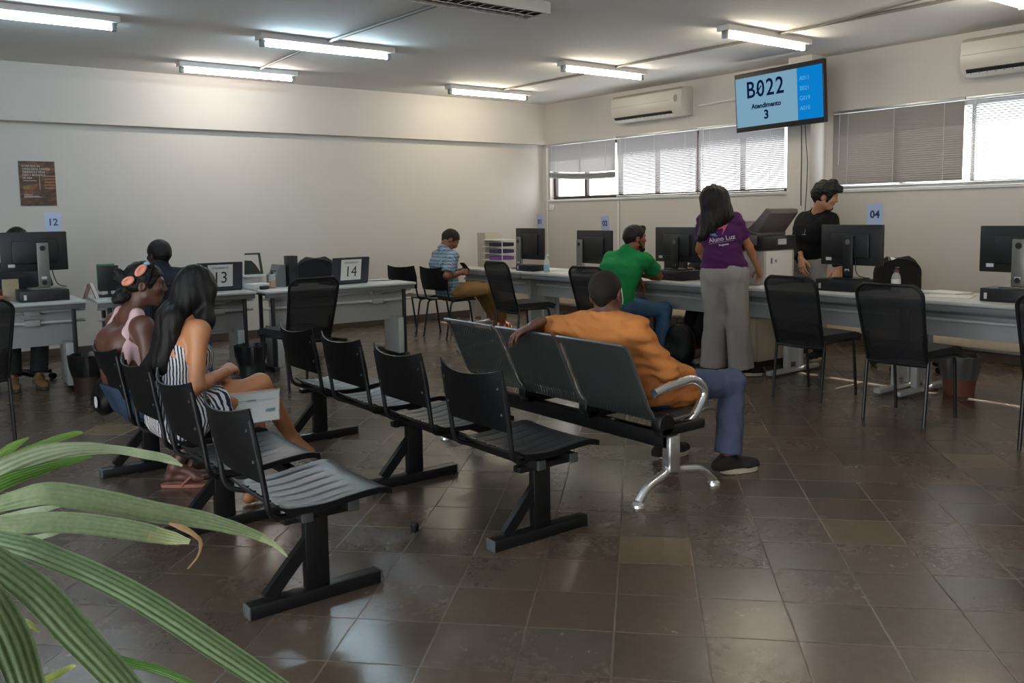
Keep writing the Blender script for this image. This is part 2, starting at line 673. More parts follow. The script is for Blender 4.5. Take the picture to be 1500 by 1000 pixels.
# the unlit louvred fitting
m_chrome = mat('bright reflector', '#dfe4e8', 0.12, 1.0, var=0.01)
r = thing('ceiling_light', 'unlit louvred ceiling fitting with mirror fins and chrome ribs', 'ceiling light', (3.72, 5.33, ZC))
bm = B()
box(bm, (-.62, -.13, -.02), (.62, .13, 0))
for s in (-1, 1):
    box(bm, (-.62, s * .13 - .01, -.085), (.62, s * .13 + .01, 0), .003)
    box(bm, (s * .62 - .01, -.13, -.085), (s * .62 + .01, .13, 0), .003)
obj('housing', bm, m_fix, r)
bm = B()
for k in range(14):
    x = -.57 + .0877 * k
    box(bm, (x - .003, -.12, -.085), (x + .003, .12, -.03))
box(bm, (-.6, -.006, -.085), (.6, .006, -.03))
obj('louvre_fins', bm, m_chrome, r, smooth=False)
for s in (-1, 1):
    bm = B(); tube(bm, [(-.6, s * .065, -.03), (.6, s * .065, -.03)], .014, 10); obj('unlit_tube', bm, mat('unlit tube', '#e8eaea', 0.3), r)

m_conduit = mat('grey conduit', '#77736f', 0.5, var=0.04)


def conduit(name, pts, label, r=.012, cat='conduit', group=None, m=None):
    bm = B(); tube(bm, smooth_path(pts, .04), r, 8)
    return tag(obj(name, bm, m or m_conduit), label, cat, group)


conduit('ceiling_conduit', [(3.62, 9.1, ZC - .012), (3.55, 7.53, ZC - .012)], 'thin grey conduit joining the pinkish batten to the cool one')
conduit('ceiling_conduit', [(3.58, 7.36, ZC - .014), (3.66, 5.48, ZC - .014)], 'thick grey conduit running from the cool batten to the louvred fitting', .016)
for ya, yb, lab in ((9.02, 7.16, 'grey ceiling conduit between the two farthest yellow battens'), (7.0, 5.08, 'grey ceiling conduit between second and third yellow battens'), (4.92, 3.14, 'long grey ceiling conduit from the third yellow batten towards the camera')):
    conduit('ceiling_conduit', [(6.76, ya, ZC - .012), (6.80, yb, ZC - .012)], lab)
conduit('ceiling_conduit', [(6.80, 4.70, ZC - .012), (6.55, 3.3, ZC - .012), (6.5, 2.2, ZC - .012)], 'thinner conduit branching away from the long ceiling conduit', .008)

# ================================================================== furniture
m_blk = mat('black polypropylene', '#050608', 0.5, var=0.08, vs=30, bump=0.05, bs=500, spec=0.3)
m_seatp = mat('worn grey-black plastic seat', '#15171a', 0.38, var=0.12, vs=14, bump=0.05, bs=400)
m_steel = mat('black painted steel', '#0e0f11', 0.38, var=0.05)
m_capg = mat('grey end cap', '#4c4f51', 0.45)
m_lam = mat('grey laminate', '#b9bab8', 0.35, var=0.03, vs=6)
m_pan = mat('grey modesty panel', '#a3a5a4', 0.45, 0.0, var=0.03)
m_leg = mat('grey desk leg enamel', '#a9acab', 0.4, var=0.03)
m_dark = mat('dark steel', '#26282a', 0.45, 0.2)
m_pipe = mat('white painted pipe', '#c9cac8', 0.4, 0.0, var=0.04)
m_edge = mat('desk edge strip', '#6e7071', 0.5)


def bench(y_centres, y_legs, loc, label, extra_front=0):
    """polymer seats on a twin-tube beam; local x = facing direction (seat front), local y = along the row"""
    r = thing('waiting_bench', label, 'bench', loc, 0, 'black four seat waiting benches')
    ya, yb = min(y_legs) - .10, max(y_legs) + .05
    for x in (.245, .425):
        bm = B(); box(bm, (x - .02, ya, .335), (x + .02, yb, .375), .004); be = obj('beam', bm, m_steel, r)
        for y in (ya, yb):
            bm = B(); box(bm, (x - .021, y - .006, .334), (x + .021, y + .006, .376), .003); obj('end_cap', bm, m_capg, be)
    for y in y_legs:
        bm = B()
        box(bm, (.27, y - .02, .05), (.36, y + .02, .335), .004)
        lg = obj('leg', bm, m_steel, r)
        bm = B()
        bar(bm, (.295, y, .235), (.125, y, .055), .03, .048)
        obj('gusset', bm, m_steel, lg)
        bm = B(); box(bm, (.05, y - .03, 0), (.57, y + .03, .05), .006); obj('foot_bar', bm, m_steel, lg)
        for x in (.05, .57):
            bm = B(); box(bm, (x - .004, y - .031, .001), (x + .004, y + .031, .051), .003); obj('end_cap', bm, m_capg, lg)
        bm = B(); box(bm, (.19, y - .025, .31), (.48, y + .025, .337), .004); obj('bracket', bm, m_steel, lg)
    for y in y_centres:
        w = .235

        def seat(u, v):
            x = .10 + .43 * u
            yy = (v - .5) * 2
            half = w * (1 - .10 * (1 - u) ** 2)
            z = .412 + .014 * u - .012 * math.exp(-((u - .38) / .25) ** 2) + .010 * abs(yy) ** 3
            if u > .86:
                z -= .016 * ((u - .86) / .14) ** 2
            if u < .12:
                z += .02 * ((.12 - u) / .12) ** 2
            # moulded ribs along the seat
            if .12 < u < .75:
                z -= .0035 * math.exp(-((abs((yy * 3.2) % 1.0 - .5)) / .13) ** 2)
            return (x, y + yy * half, z)
        bm = B(); sheet(bm, seat, 18, 72, .007); 
        def skirt(u, v):
            t = u * 2.6
            a = seat(t, 0) if t < .8 else (seat(.8 + .2 * min(1, (t - .8) / .1), 0) if t < .9 else (seat(1, (t - .9) / .8) if t < 1.7 else (seat(1 - .2 * (t - 1.7) / .1, 1) if t < 1.8 else seat(.8 - (t - 1.8), 1))))
            return (a[0], a[1], a[2] + .002 - v * (.022 if .03 < u < .97 else .008))
        sheet(bm, skirt, 78, 2, .006, 1)
        obj('seat', bm, [m_seatp, m_blk], r)
        for k in range(-2, 3):
            bm = B()
            box(bm, (.125, y + k * .07 - .022, .418), (.135, y + k * .07 + .022, .4255), .002)
            obj('vent_slot', bm, m_steel, r, smooth=False)

        def back(u, v):
            yy = (v - .5) * 2
            zt = .785 - .028 * (1 - yy * yy) + .010 * max(0, abs(yy) - .75)
            zb = .525 + .012 * (1 - yy * yy)
            z = zb + (zt - zb) * u
            half = .220 + .018 * (1 - abs(u - .45) * 1.6)
            x = .035 - .165 * (z - .50) + .0 - .050 * (1 - yy * yy) * (0.6 + .4 * u) + .035
            return (x, y + yy * half, z)
        bm = B(); sheet(bm, back, 12, 18, .007); bk = obj('backrest', bm, m_blk, r)
        bm = B()
        for s in (-1, 1):
            for z in (.60, .71):
                x = .075 - .165 * (z - .5) - .01
                tube(bm, [(x - .012, y + s * .195, z), (x + .004, y + s * .195, z)], .006, 8)
        obj('screws', bm, m_capg, bk)
        # bent oval tube: up one side of the back, under the seat
        for s in (-1, 1):
            bm = B()
            yy = y + s * .215
            tube(bm, smooth_path([(.026, yy, .75), (.064, yy, .52), (.078, yy, .405), (.16, yy * .6 + y * .4 + s * .05, .385), (.45, y + s * .13, .392)], .06, 5), .0105, 10)
            obj('seat_frame', bm, m_steel, r)
    return r


# row behind / row in front; each is built at its own place
bench([2.96 - 2.9, 3.56 - 2.9, 4.13 - 2.9, 4.70 - 2.9], [.02, 1.0, 2.20], (.99, 2.92, 0), 'black plastic bench row where the two women sit, nearer the plant')
bench([2.99 - 2.9, 3.60 - 2.9, 4.19 - 2.9, 4.76 - 2.9], [.0, 1.06, 2.22], (2.02, 2.90, 0), 'empty black plastic bench row of four seats between the women and the steel bench')


# ---- perforated steel bench
def perf():
    t = NT('perforated black steel')
    sp = t.n('ShaderNodeSeparateXYZ'); t.l(t.obj(), sp.inputs[0])
    p = .0115
    a = t.math('SUBTRACT', t.math('FRACT', t.math('DIVIDE', sp.outputs[1], p)), .5)
    row = t.math('FLOOR', t.math('DIVIDE', sp.outputs[1], p))
    hgt = t.math('ADD', sp.outputs[2], t.math('MULTIPLY', sp.outputs[0], 0.9))
    b = t.math('SUBTRACT', t.math('FRACT', t.math('ADD', t.math('DIVIDE', hgt, p), t.math('MULTIPLY', row, .5))), .5)
    d = t.math('SQRT', t.math('ADD', t.math('MULTIPLY', a, a), t.math('MULTIPLY', b, b)))
    hole = t.math('LESS_THAN', d, .30)
    pr = t.n('ShaderNodeBsdfPrincipled')
    pr.inputs['Base Color'].default_value = lin('#4b5251'); pr.inputs['Metallic'].default_value = .35; pr.inputs['Roughness'].default_value = .42
    tr = t.n('ShaderNodeBsdfTransparent')
    mx = t.n('ShaderNodeMixShader')
    t.l(hole, mx.inputs[0]); t.l(pr.outputs[0], mx.inputs[1]); t.l(tr.outputs[0], mx.inputs[2]); t.l(mx.outputs[0], t.out.inputs['Surface'])
    return t.m


m_perf = perf()
m_rim = mat('bare steel rim', '#8d9294', 0.3, 0.85)
m_chr = mat('cast chrome', '#e9eaea', 0.24, 0.9, var=0.02)
r = thing('steel_bench', 'three seat perforated steel bench with chrome arms and feet', 'bench', (2.95, 2.93, 0))
m_gap = mat('black hinge plastic', '#101112', .4)
for k in range(3):
    y = .212 + .522 * k
    w = .240
    bm = B()

    def shell(u, v, g=0.0):
        # one bent sheet: back from the top down, then the seat towards the front
        yy = (v - .5) * 2 * w
        if u < .5:
            t = u / .5
            z = .785 - (.785 - .42) * t
            x = -.085 + .17 * t
            if t < .12:
                x -= .018 * (1 - t / .12) ** 2
            if t > .82:
                x += .03 * ((t - .82) / .18) ** 2; z -= .004
        else:
            t = (u - .5) / .5
            x = .115 + .43 * t
            z = .398 - .018 * math.sin(t * PI) + .025 * t
            if t > .85:
                z -= .03 * ((t - .85) / .15) ** 2
        return (x, y + yy, z)
    sheet(bm, shell, 28, 8, .004)
    obj('seat_shell', bm, m_perf, r)
    bm = B()
    pts = [shell(i / 28, 0) for i in range(29)]
    loop = [V(p) for p in pts] + [V(shell(1, j / 6)) for j in range(1, 7)] + [V(shell(1 - i / 28, 1)) for i in range(1, 29)] + [V(shell(0, 1 - j / 6)) for j in range(1, 7)]
    tube(bm, loop, .0075, 8)
    obj('shell_rim', bm, m_rim, r)
for k in (0, 1, 2, 3):
    y = -.045 + .522 * k
    bm = B()
    lathe(bm, [(0, -.03), (.05, -.03), (.055, -.02), (.055, .02), (.05, .03), (0, .03)], 18, 0, frame((.14, y, .385), (0, 0, 1), (1, 0, 0)))
    box(bm, (.10, y - .03, .325), (.42, y + .03, .375), .012)
    obj('seat_bracket', bm, m_gap, r)
bm = B(); box(bm, (.19, -.03, .245), (.245, 1.66, .325), .006); obj('beam', bm, m_steel, r)
for y in (-.02, 1.67):
    bm = B()
    # arm rest: from the back forward, round the front and down to the post
    tube(bm, smooth_path([(.105, y, .535), (.20, y, .555), (.40, y, .575), (.485, y, .50), (.40, y, .38), (.27, y, .325), (.235, y, .26)], .085, 7), 0.023, 12)
    arm = obj('armrest', bm, m_chr, r)
    bm = B(); box(bm, (.19, y - .03, .13), (.265, y + .03, .315), .012); obj('post', bm, m_chr, r)
    bm = B()
    tube(bm, smooth_path([(.235, y, .20), (.20, y, .13), (.06, y, .085), (.0, y, .02)], .09, 6), .022, 12)
    tube(bm, smooth_path([(.22, y, .20), (.26, y, .13), (.46, y, .10), (.545, y, .02)], .09, 6), .021, 12)
    ft = obj('leg', bm, m_chr, r)
    for x in (-.003, .548):
        bm = B(); lathe(bm, [(0, .024), (.018, .024), (.034, .012), (.036, 0), (0, 0)], 16, 0, Matrix.Translation((x, y, 0))); obj('foot_pad', bm, m_chr, ft)

# ---- mesh backed visitor chairs (local +x = direction the sitter faces)
tm = NT('black mesh fabric')
pr = tm.n('ShaderNodeBsdfPrincipled')
pr.inputs['Base Color'].default_value = lin('#121317'); pr.inputs['Roughness'].default_value = .6
tr = tm.n('ShaderNodeBsdfTransparent')
mx = tm.n('ShaderNodeMixShader')
mx.inputs[0].default_value = .24
tm.l(pr.outputs[0], mx.inputs[1]); tm.l(tr.outputs[0], mx.inputs[2]); tm.l(mx.outputs[0], tm.out.inputs['Surface'])
m_mesh = tm.m
m_fab = mat('black seat fabric', '#17171b', .85, var=.08, vs=60, bump=.3, bs=700)


def mesh_chair(label, loc, rz):
    r = thing('mesh_chair', label, 'chair', loc, rz, 'mesh backed visitor chairs')

    def bp(u, v, half=.224):
        yy = (v - .5) * 2
        z = .395 + .525 * u
        x = -.205 - .17 * u + .02 * u * u - .022 * (1 - yy * yy)
        hh = half * (1 - .12 * (1 - u))
        # rounded upper corners
        if u > .84:
            hh -= .065 * ((u - .84) / .16) ** 2.6
        return V((x, yy * hh, z))
    bm = B(); sheet(bm, lambda u, v: bp(u, v), 32, 12, .006); obj('mesh_back', bm, m_mesh, r)
    bm = B()
    loop = [bp(i / 32, 0) for i in range(33)] + [bp(1, j / 10) for j in range(1, 10)] + [bp(1 - i / 32, 1) for i in range(33)]
    tube(bm, loop, .011, 8)
    tube(bm, [bp(0, j / 8) for j in range(9)], .012, 8)
    obj('back_frame', bm, m_blk, r)

    def st(u, v):
        yy = (v - .5) * 2
        x = -.22 + .46 * u
        hh = .225 - .02 * (1 - u)
        z = .468 + .006 * (1 - yy * yy) - (.03 * max(0, (u - .8) / .2) ** 2)
        return (x, yy * hh, z)
    bm = B(); sheet(bm, st, 12, 10, .05); obj('seat', bm, m_fab, r, ang=50)
    for s in (-1, 1):
        y = s * .205
        bm = B(); tube(bm, smooth_path([(-.245, y, .0), (-.205, y, .42), (-.20, y, .435), (.17, y, .425), (.215, y, 0)], .05, 5), .0115, 10)
        obj('leg_frame', bm, m_steel, r)
        bm = B(); tube(bm, [(-.20, y * .97, .43), (-.222, y * .92, .50), (-.258, y * .90, .60)], .012, 8); obj('back_upright', bm, m_steel, r)
    for x in (-.17, .12):
        bm = B(); tube(bm, [(x, -.205, .43), (x, .205, .43)], .011, 8); obj('cross_bar', bm, m_steel, r)
    return r


def copy_chair(src, label, loc, rz):
    return dup(src, loc, rz, label)


ch0 = mesh_chair('black mesh chair facing desk 04, in front of the white printer tray', (5.835, 3.875, 0), 0.0)
copy_chair(ch0, 'black mesh chair facing desk 04 beside the terracotta bin', (5.66, 3.03, 0), .05)
copy_chair(ch0, 'black mesh chair mostly cut off at the window-side frame edge', (5.60, 2.02, 0), .1)
copy_chair(ch0, 'empty black mesh chair at the far desk under number 01', (5.68, 7.28, 0), -.05)
copy_chair(ch0, 'black mesh chair the man in the green shirt sits on', (5.68, 5.94, 0), .05)
copy_chair(ch0, 'black mesh chair with its back to us before laptop 14', (2.97, 6.92, 0), PI / 2 + .08)
copy_chair(ch0, 'black mesh chair cut by the frame edge before desk 12', (.56, 6.60, 0), PI / 2 + .15)
copy_chair(ch0, 'black mesh chair under the man in navy at desk 13', (1.98, 7.14, 0), PI / 2 + .1)


# ---- plain plastic shell chairs by the long wall
def shell_chair(label, loc, rz):
    r = thing('plastic_chair', label, 'chair', loc, rz, 'plastic shell chairs by the back wall')

    def back(u, v):
        yy = (v - .5) * 2
        zt = .83 - .02 * (1 - yy * yy)
        z = .56 + (zt - .56) * u
        half = .20 + .025 * (1 - abs(u - .5) * 1.5)
        return (-.205 - .17 * (z - .5) - .045 * (1 - yy * yy), yy * half, z)
    bm = B(); sheet(bm, back, 10, 14, .007); obj('backrest', bm, m_blk, r)

    def st(u, v):
        yy = (v - .5) * 2
        x = -.20 + .42 * u
        return (x, yy * (.225 - .02 * (1 - u)), .45 - .018 * math.exp(-((u - .4) / .3) ** 2) + .01 * abs(yy) ** 3 - (.04 * max(0, (u - .85) / .15) ** 2))
    bm = B(); sheet(bm, st, 12, 12, .008); obj('seat', bm, m_seatp, r)
    for s in (-1, 1):
        y = s * .19
        bm = B(); tube(bm, smooth_path([(-.24, y, 0), (-.15, y, .425), (.14, y, .425), (.22, y, 0)], .05, 5), .011, 8); obj('leg_frame', bm, m_steel, r)
        bm = B(); tube(bm, smooth_path([(.12, y, .43), (-.18, y, .43), (-.225, y, .60), (-.235, y, .74)], .05, 5), .010, 8); obj('back_upright', bm, m_steel, r)
    bm = B(); tube(bm, [(0, -.19, .425), (0, .19, .425)], .010, 8); obj('cross_bar', bm, m_steel, r)
    return r


pc0 = shell_chair('empty black plastic chair by the back wall, behind the seated man', (5.47, 9.13, 0), .32)
dup(pc0, (5.60, 8.60, 0), .20, 'black plastic chair holding the man in the blue checked shirt')


# ---- office swivel chairs
def swivel(label, loc, rz):
    r = thing('office_chair', label, 'chair', loc, rz, 'office chairs behind the desks')
    bs = B()
    tube(bs, [(0, 0, .08), (0, 0, .40)], .026, 12)
    lathe(bs, [(0, .07), (.045, .07), (.045, .13), (.03, .15), (0, .15)], 14)
    obj('gas_column', bs, m_steel, r)
    for k in range(5):
        a = 2 * PI * k / 5 + .3
        bm = B()
        bar(bm, (.03 * math.cos(a), .03 * math.sin(a), .11), (.30 * math.cos(a), .30 * math.sin(a), .075), .045, .035, 0, bev=.008)
        arm = obj('base_arm', bm, m_blk, r)
        bm = B()
        c, s = math.cos(a), math.sin(a)
        for q in (-1, 1):
            lathe(bm, [(0, -.011), (.024, -.011), (.028, -.006), (.028, .006), (.024, .011), (0, .011)], 14, 0, frame((.31 * c - q * .016 * s, .31 * s + q * .016 * c, .028), (c, s, 0), (0, 0, 1)))
        obj('caster', bm, m_blk, arm)

    def st(u, v):
        a, b = (u - .5) * 2, (v - .5) * 2
        k = 1 - .16 * (a * a * b * b)
        return (a * .235 * k, b * .24 * k, .455 + .012 * (a * a + b * b) - (.03 * max(0, (u - .8) / .2) ** 2))
    bm = B(); sheet(bm, st, 10, 10, .07); obj('seat', bm, m_fab, r, ang=60)

    def bk(u, v):
        a, b = u, (v - .5) * 2
        half = .215 * math.sqrt(max(0.02, 1 - max(0, abs(a - .5) * 2 - .35) ** 2 * 1.9))
        return (-.245 - .06 * a - .03 * (1 - b * b) + .05 * a * a, b * half, .56 + .40 * a)
    bm = B(); sheet(bm, bk, 12, 10, .05); obj('backrest', bm, m_fab, r, ang=60)
    bm = B(); bar(bm, (-.05, 0, .41), (-.27, 0, .43), .06, .012); bar(bm, (-.27, 0, .43), (-.295, 0, .70), .06, .012, up=(1, 0, 0)); obj('back_bracket', bm, m_steel, r)
    return r


sw0 = swivel('black office chair behind desk 04, its rounded back above the bottle', (7.44, 3.99, 0), PI + 1.0)
dup(sw0, (1.12, 8.62, 0), -PI / 2 + .3, 'black office chair tucked under desk 12 with casters showing')
dup(sw0, (4.02, 8.75, 0), -PI / 2 - .4, 'black office chair behind laptop 14 with its back above the lid')
dup(sw0, (7.15, 6.80, 0), PI - .3, 'black office chair back seen between the bearded man and middle monitor')
dup(sw0, (7.12, 5.90, 0), PI + .2, 'black office chair behind the middle monitor, hidden worker on it')


# ---- desks (local +y = worker side, local x along the length)
def desk(label, L, D, loc, rz, pipes=True, legx=(.10, .10), ztop=.745, leg_dark=False):
    r = thing('desk', label, 'desk', loc, rz, 'grey service desks')
    bm = B(); box(bm, (-L / 2, 0, ztop - .025), (L / 2, D, ztop), .008); dt = obj('desktop', bm, m_lam, r)
    bm = B(); box(bm, (-L / 2 + .01, .02, ztop - .065), (L / 2 - .01, .05, ztop - .025), .003); obj('front_rail', bm, m_edge, r)
    for s, ins in ((-1, legx[0]), (1, legx[1])):
        x = s * (L / 2 - ins)
        bm = B()
        for yy in (.05, .36):
            box(bm, (x - .016, yy - .016, .045), (x + .016, yy + .016, ztop - .05), .004)
        lg = obj('leg', bm, m_dark, r)
        bm = B(); box(bm, (x - s * .052 - .026, .03, .04), (x - s * .052 + .034, .34, .40), .006); obj('grey_leg_cover', bm, m_leg, lg)
        bm = B(); box(bm, (x - .028, .0, .0), (x + .028, D - .10, .045), .010); obj('foot_bar', bm, m_dark, lg)
        bm = B(); box(bm, (x - .02, .03, ztop - .055), (x + .02, D - .06, ztop - .025), .004); obj('top_bar', bm, m_dark, lg)
    bm = B(); box(bm, (-L / 2 + .10, .19, .37), (L / 2 - .06, .208, ztop - .045), .003); obj('modesty_panel', bm, m_pan, r)
    for z in (.665, .575):
        bm = B(); tube(bm, [(-L / 2 + .02, .130, z), (L / 2 + .0, .130, z)], .013, 10); obj('cable_pipe', bm, m_pipe, r)
    for z in (.665, .575):
        bm = B(); box(bm, (L * .22, .10, z - .026), (L * .22 + .11, .19, z + .026), .006); obj('junction_box', bm, m_pan, r)
    return r


def rdesk(label, y0, y1, inset0=.12, inset1=.12):
    """window side desk: client edge towards -x"""
    L, D, ztop = y1 - y0, .76, .75
    r = thing('desk', label, 'desk', (6.15, (y0 + y1) / 2, 0), -PI / 2, 'grey service desks')
    bm = B(); box(bm, (-L / 2, 0, ztop - .028), (L / 2, D, ztop), .009); obj('desktop', bm, m_lam, r)
    bm = B(); box(bm, (-L / 2 + .005, .012, ztop - .075), (L / 2 - .005, .05, ztop - .028), .004); obj('front_rail', bm, m_edge, r)
    for s, ins in ((-1, inset0), (1, inset1)):
        x = s * (L / 2 - ins)
        bm = B()
        for yy in (.26, .44):
            box(bm, (x - .025, yy - .025, .05), (x + .025, yy + .025, ztop - .05), .006)
        box(bm, (x - .012, .26, .10), (x + .012, .44, ztop - .08))
        lg = obj('leg', bm, m_leg, r)
        bm = B(); box(bm, (x - .03, .0, .012), (x + .03, D - .06, .05), .012); obj('foot_bar', bm, m_leg, lg)
        bm = B(); box(bm, (x - .02, .03, ztop - .06), (x + .02, D - .06, ztop - .028), .004); obj('top_bar', bm, m_dark, lg)
    bm = B(); box(bm, (-L / 2 + .05, .21, .47), (L / 2 - .05, .225, .66), .003); obj('modesty_panel', bm, m_pan, r)
    bm = B(); tube(bm, [(-L / 2 + .08, .175, .60), (L / 2 - .08, .175, .60)], .012, 10); obj('aluminium_rail', bm, m_pipe, r)
    bm = B(); box(bm, (-L / 2 + .05, .12, .645), (L / 2 - .05, .215, .70), .004); obj('cable_tray', bm, m_edge, r)
    return r


desk('grey desk 12 at the picture edge under the brown poster', 1.62, .70, (.78, 7.98, 0), -.03)
desk('grey desk 13 between the number 12 and number 14 desks', 1.33, .70, (2.30, 7.78, 0), -.06)
desk('grey desk carrying laptop 14, its end leg free standing', 1.56, .70, (3.785, 7.62, 0), -.02, legx=(.08, .12))
rdesk('grey far desk carrying the paper trays and monitor 01', 7.97, 9.42)
rdesk('grey desk carrying monitor 02, behind the green shirted man', 6.47, 7.95)
rdesk('grey desk with the middle monitor the green shirted man leans on', 5.24, 6.45)
rdesk('grey desk with printer at its end and monitor 04', 3.46, 5.22, .68, .10)
rdesk('grey desk nearest the frame edge with loose papers and black computer', 1.96, 3.44, .04, .12)
# beige pedestal below the printer end
r = thing('pedestal_cabinet', 'beige drawer pedestal under the printer end of the desk', 'cabinet', (6.66, 5.02, 0))
bm = B(); box(bm, (-.24, -.165, .06), (.24, .155, .70), .006); obj('body', bm, mat('beige enamel', '#b7ab93', .5), r)
m_beige = MATS['beige enamel']
for z0, z1 in ((.07, .50), (.51, .69)):
    bm = B(); box(bm, (-.256, -.155, z0), (-.24, .145, z1), .004); d = obj('drawer', bm, m_beige, r)
    bm = B(); box(bm, (-.268, -.06, z1 - .05), (-.256, .05, z1 - .035), .003); obj('handle', bm, m_dark, d)
bm = B(); box(bm, (-.22, -.14, 0), (.22, .13, .06)); obj('plinth', bm, m_steel, r)

# ================================================================== smooth body surfaces
def A(*v):
    return np.array(v[0] if len(v) == 1 else v, dtype=float)


def nrm(v):
    v = np.asarray(v, float)
    return v / (np.linalg.norm(v) + 1e-12)


def cone(a, b, ra, rb, k=.02, op='+', flat=False):
    return ('c', A(a), A(b), ra, rb, k, op, flat)


def ball(a, r, k=.02, op='+'):
    return ('c', A(a), A(a) + A(0, 0, 1e-4), r, r, k, op, False)


def ell(c, axes, radii, k=.02, op='+'):
    return ('e', A(c), np.array([nrm(a) for a in axes]), A(radii), 0, k, op, False)


def halfsp(p, n, k=.004):
    """cut away everything on the side n points to"""
    return ('p', A(p), nrm(n), 0, 0, k, '-', False)


def wob(P, amp, freq, seed, stretch=(1, 1, 1)):
    rs = np.random.RandomState(seed)
    out = 0
    for i in range(5):
        d = rs.normal(size=3) * np.array(stretch)
        d2 = rs.normal(size=3)
        out = out + np.sin(P @ (d * freq * (0.7 + .35 * i)) + rs.uniform(0, 6) + 1.3 * np.sin(P @ (d2 * freq * .4) + rs.uniform(0, 6))) / (1 + .5 * i)
    return amp * out / 2.2


def field_mesh(prims, h, wobs=()):
    """isosurface of smoothly joined primitives by surface nets -> (verts, quads)"""
    los, his = [], []
    for q in prims:
        if q[6] == '+':
            if q[0] == 'c':
                R = max(q[3], q[4])
                los.append(np.minimum(q[1], q[2]) - R); his.append(np.maximum(q[1], q[2]) + R)
            else:
                R = q[3].max()
                los.append(q[1] - R); his.append(q[1] + R)
    pad = .03 + 2 * h
    lo = np.min(los, axis=0) - pad
    hi = np.max(his, axis=0) + pad
    n = np.ceil((hi - lo) / h).astype(int) + 1
    F = np.full(n, 1.0, np.float32)
    ax = [lo[i] + h * np.arange(n[i]) for i in range(3)]
    for q in prims:
        k = q[5]
        if q[0] == 'p':
            i0, i1 = np.zeros(3, int), n
        else:
            if q[0] == 'c':
                R = max(q[3], q[4]) + k + .035
                a, b = np.minimum(q[1], q[2]) - R, np.maximum(q[1], q[2]) + R
            else:
                R = q[3].max() + k + .035
                a, b = q[1] - R, q[1] + R
            i0 = np.clip(((a - lo) / h).astype(int), 0, n); i1 = np.clip(((b - lo) / h).astype(int) + 2, 0, n)
        if (i1 <= i0).any():
            continue
        sl = tuple(slice(i0[i], i1[i]) for i in range(3))
        X, Y, Z = np.meshgrid(*[ax[i][sl[i]] for i in range(3)], indexing='ij', sparse=True)
        if q[0] == 'c':
            a, b, ra, rb = q[1], q[2], q[3], q[4]
            ba = b - a
            L2 = ba @ ba
            px, py, pz = X - a[0], Y - a[1], Z - a[2]
            tt = (px * ba[0] + py * ba[1] + pz * ba[2]) / L2
            t = np.clip(tt, 0, 1)
            d = np.sqrt((px - t * ba[0]) ** 2 + (py - t * ba[1]) ** 2 + (pz - t * ba[2]) ** 2) - (ra + (rb - ra) * t)
            if q[7]:
                d = np.maximum(d, (tt - 1) * math.sqrt(L2))
        elif q[0] == 'e':
            c, M_, r = q[1], q[2], q[3]
            px, py, pz = X - c[0], Y - c[1], Z - c[2]
            s0 = s1 = 0
            for i in range(3):
                u = (px * M_[i, 0] + py * M_[i, 1] + pz * M_[i, 2])
                s0 = s0 + (u / r[i]) ** 2
                s1 = s1 + (u / (r[i] * r[i])) ** 2
            k0, k1 = np.sqrt(s0), np.sqrt(s1)
            d = k0 * (k0 - 1) / np.maximum(k1, 1e-6)
        else:
            c, nn = q[1], q[2]
            d = -((X - c[0]) * nn[0] + (Y - c[1]) * nn[1] + (Z - c[2]) * nn[2])
        S_ = F[sl]
        if q[6] == '+':
            hh = np.clip(k - np.abs(S_ - d), 0, None)
            F[sl] = np.minimum(S_, d) - hh * hh / (4 * k)
        else:
            d = -d
            hh = np.clip(k - np.abs(S_ - d), 0, None)
            F[sl] = np.maximum(S_, d) + hh * hh / (4 * k)
    if wobs:
        near = np.argwhere(np.abs(F) < .03)
        P = lo + near * h
        v = 0
        for w in wobs:
            v = v + wob(P, *w)
        F[tuple(near.T)] += v.astype(np.float32)
    # --- surface nets
    neg = F < 0
    c = [neg[i:n[0] - 1 + i, j:n[1] - 1 + j, k_:n[2] - 1 + k_] for i in (0, 1) for j in (0, 1) for k_ in (0, 1)]
    s = sum(x.astype(np.int8) for x in c)
    act = (s > 0) & (s < 8)
    cells = np.argwhere(act)
    idx = np.full(act.shape, -1, np.int32)
    idx[act] = np.arange(len(cells))
    offs = np.array([(i, j, k_) for i in (0, 1) for j in (0, 1) for k_ in (0, 1)])
    vals = np.stack([F[tuple((cells + o).T)] for o in offs], 1)
    acc = np.zeros((len(cells), 3)); cnt = np.zeros(len(cells))
    for a in range(8):
        for b in range(a + 1, 8):
            if np.abs(offs[a] - offs[b]).sum() != 1:
                continue
            fa, fb = vals[:, a], vals[:, b]
            m = (fa < 0) != (fb < 0)
            t = fa[m] / (fa[m] - fb[m])
            acc[m] += offs[a] + t[:, None] * (offs[b] - offs[a])
            cnt[m] += 1
    verts = lo + h * (cells + acc / cnt[:, None])
    quads = []
    for axis in range(3):
        sl0 = [slice(1, n[i] - 1) for i in range(3)]; sl0[axis] = slice(0, n[axis] - 1)
        sl1 = list(sl0); sl1[axis] = slice(1, n[axis])
        A0, A1 = neg[tuple(sl0)], neg[tuple(sl1)]
        e = np.argwhere(A0 != A1)
        if not len(e):
            continue
        flip = A0[tuple(e.T)]
        base = e + np.array([0 if i == axis else 1 for i in range(3)])
        u, v = [(1, 2), (2, 0), (0, 1)][axis]
        du, dv = np.eye(3, dtype=int)[u], np.eye(3, dtype=int)[v]
        q = np.stack([idx[tuple((base - du - dv).T)], idx[tuple((base - dv).T)], idx[tuple(base.T)], idx[tuple((base - du).T)]], 1)
        q[~flip] = q[~flip][:, ::-1]
        quads.append(q)
    return verts, np.concatenate(quads)


def join(*ms):
    vs, qs, n = [], [], 0
    for v, q in ms:
        vs.append(v); qs.append(q + n); n += len(v)
    return np.concatenate(vs), np.concatenate(qs)


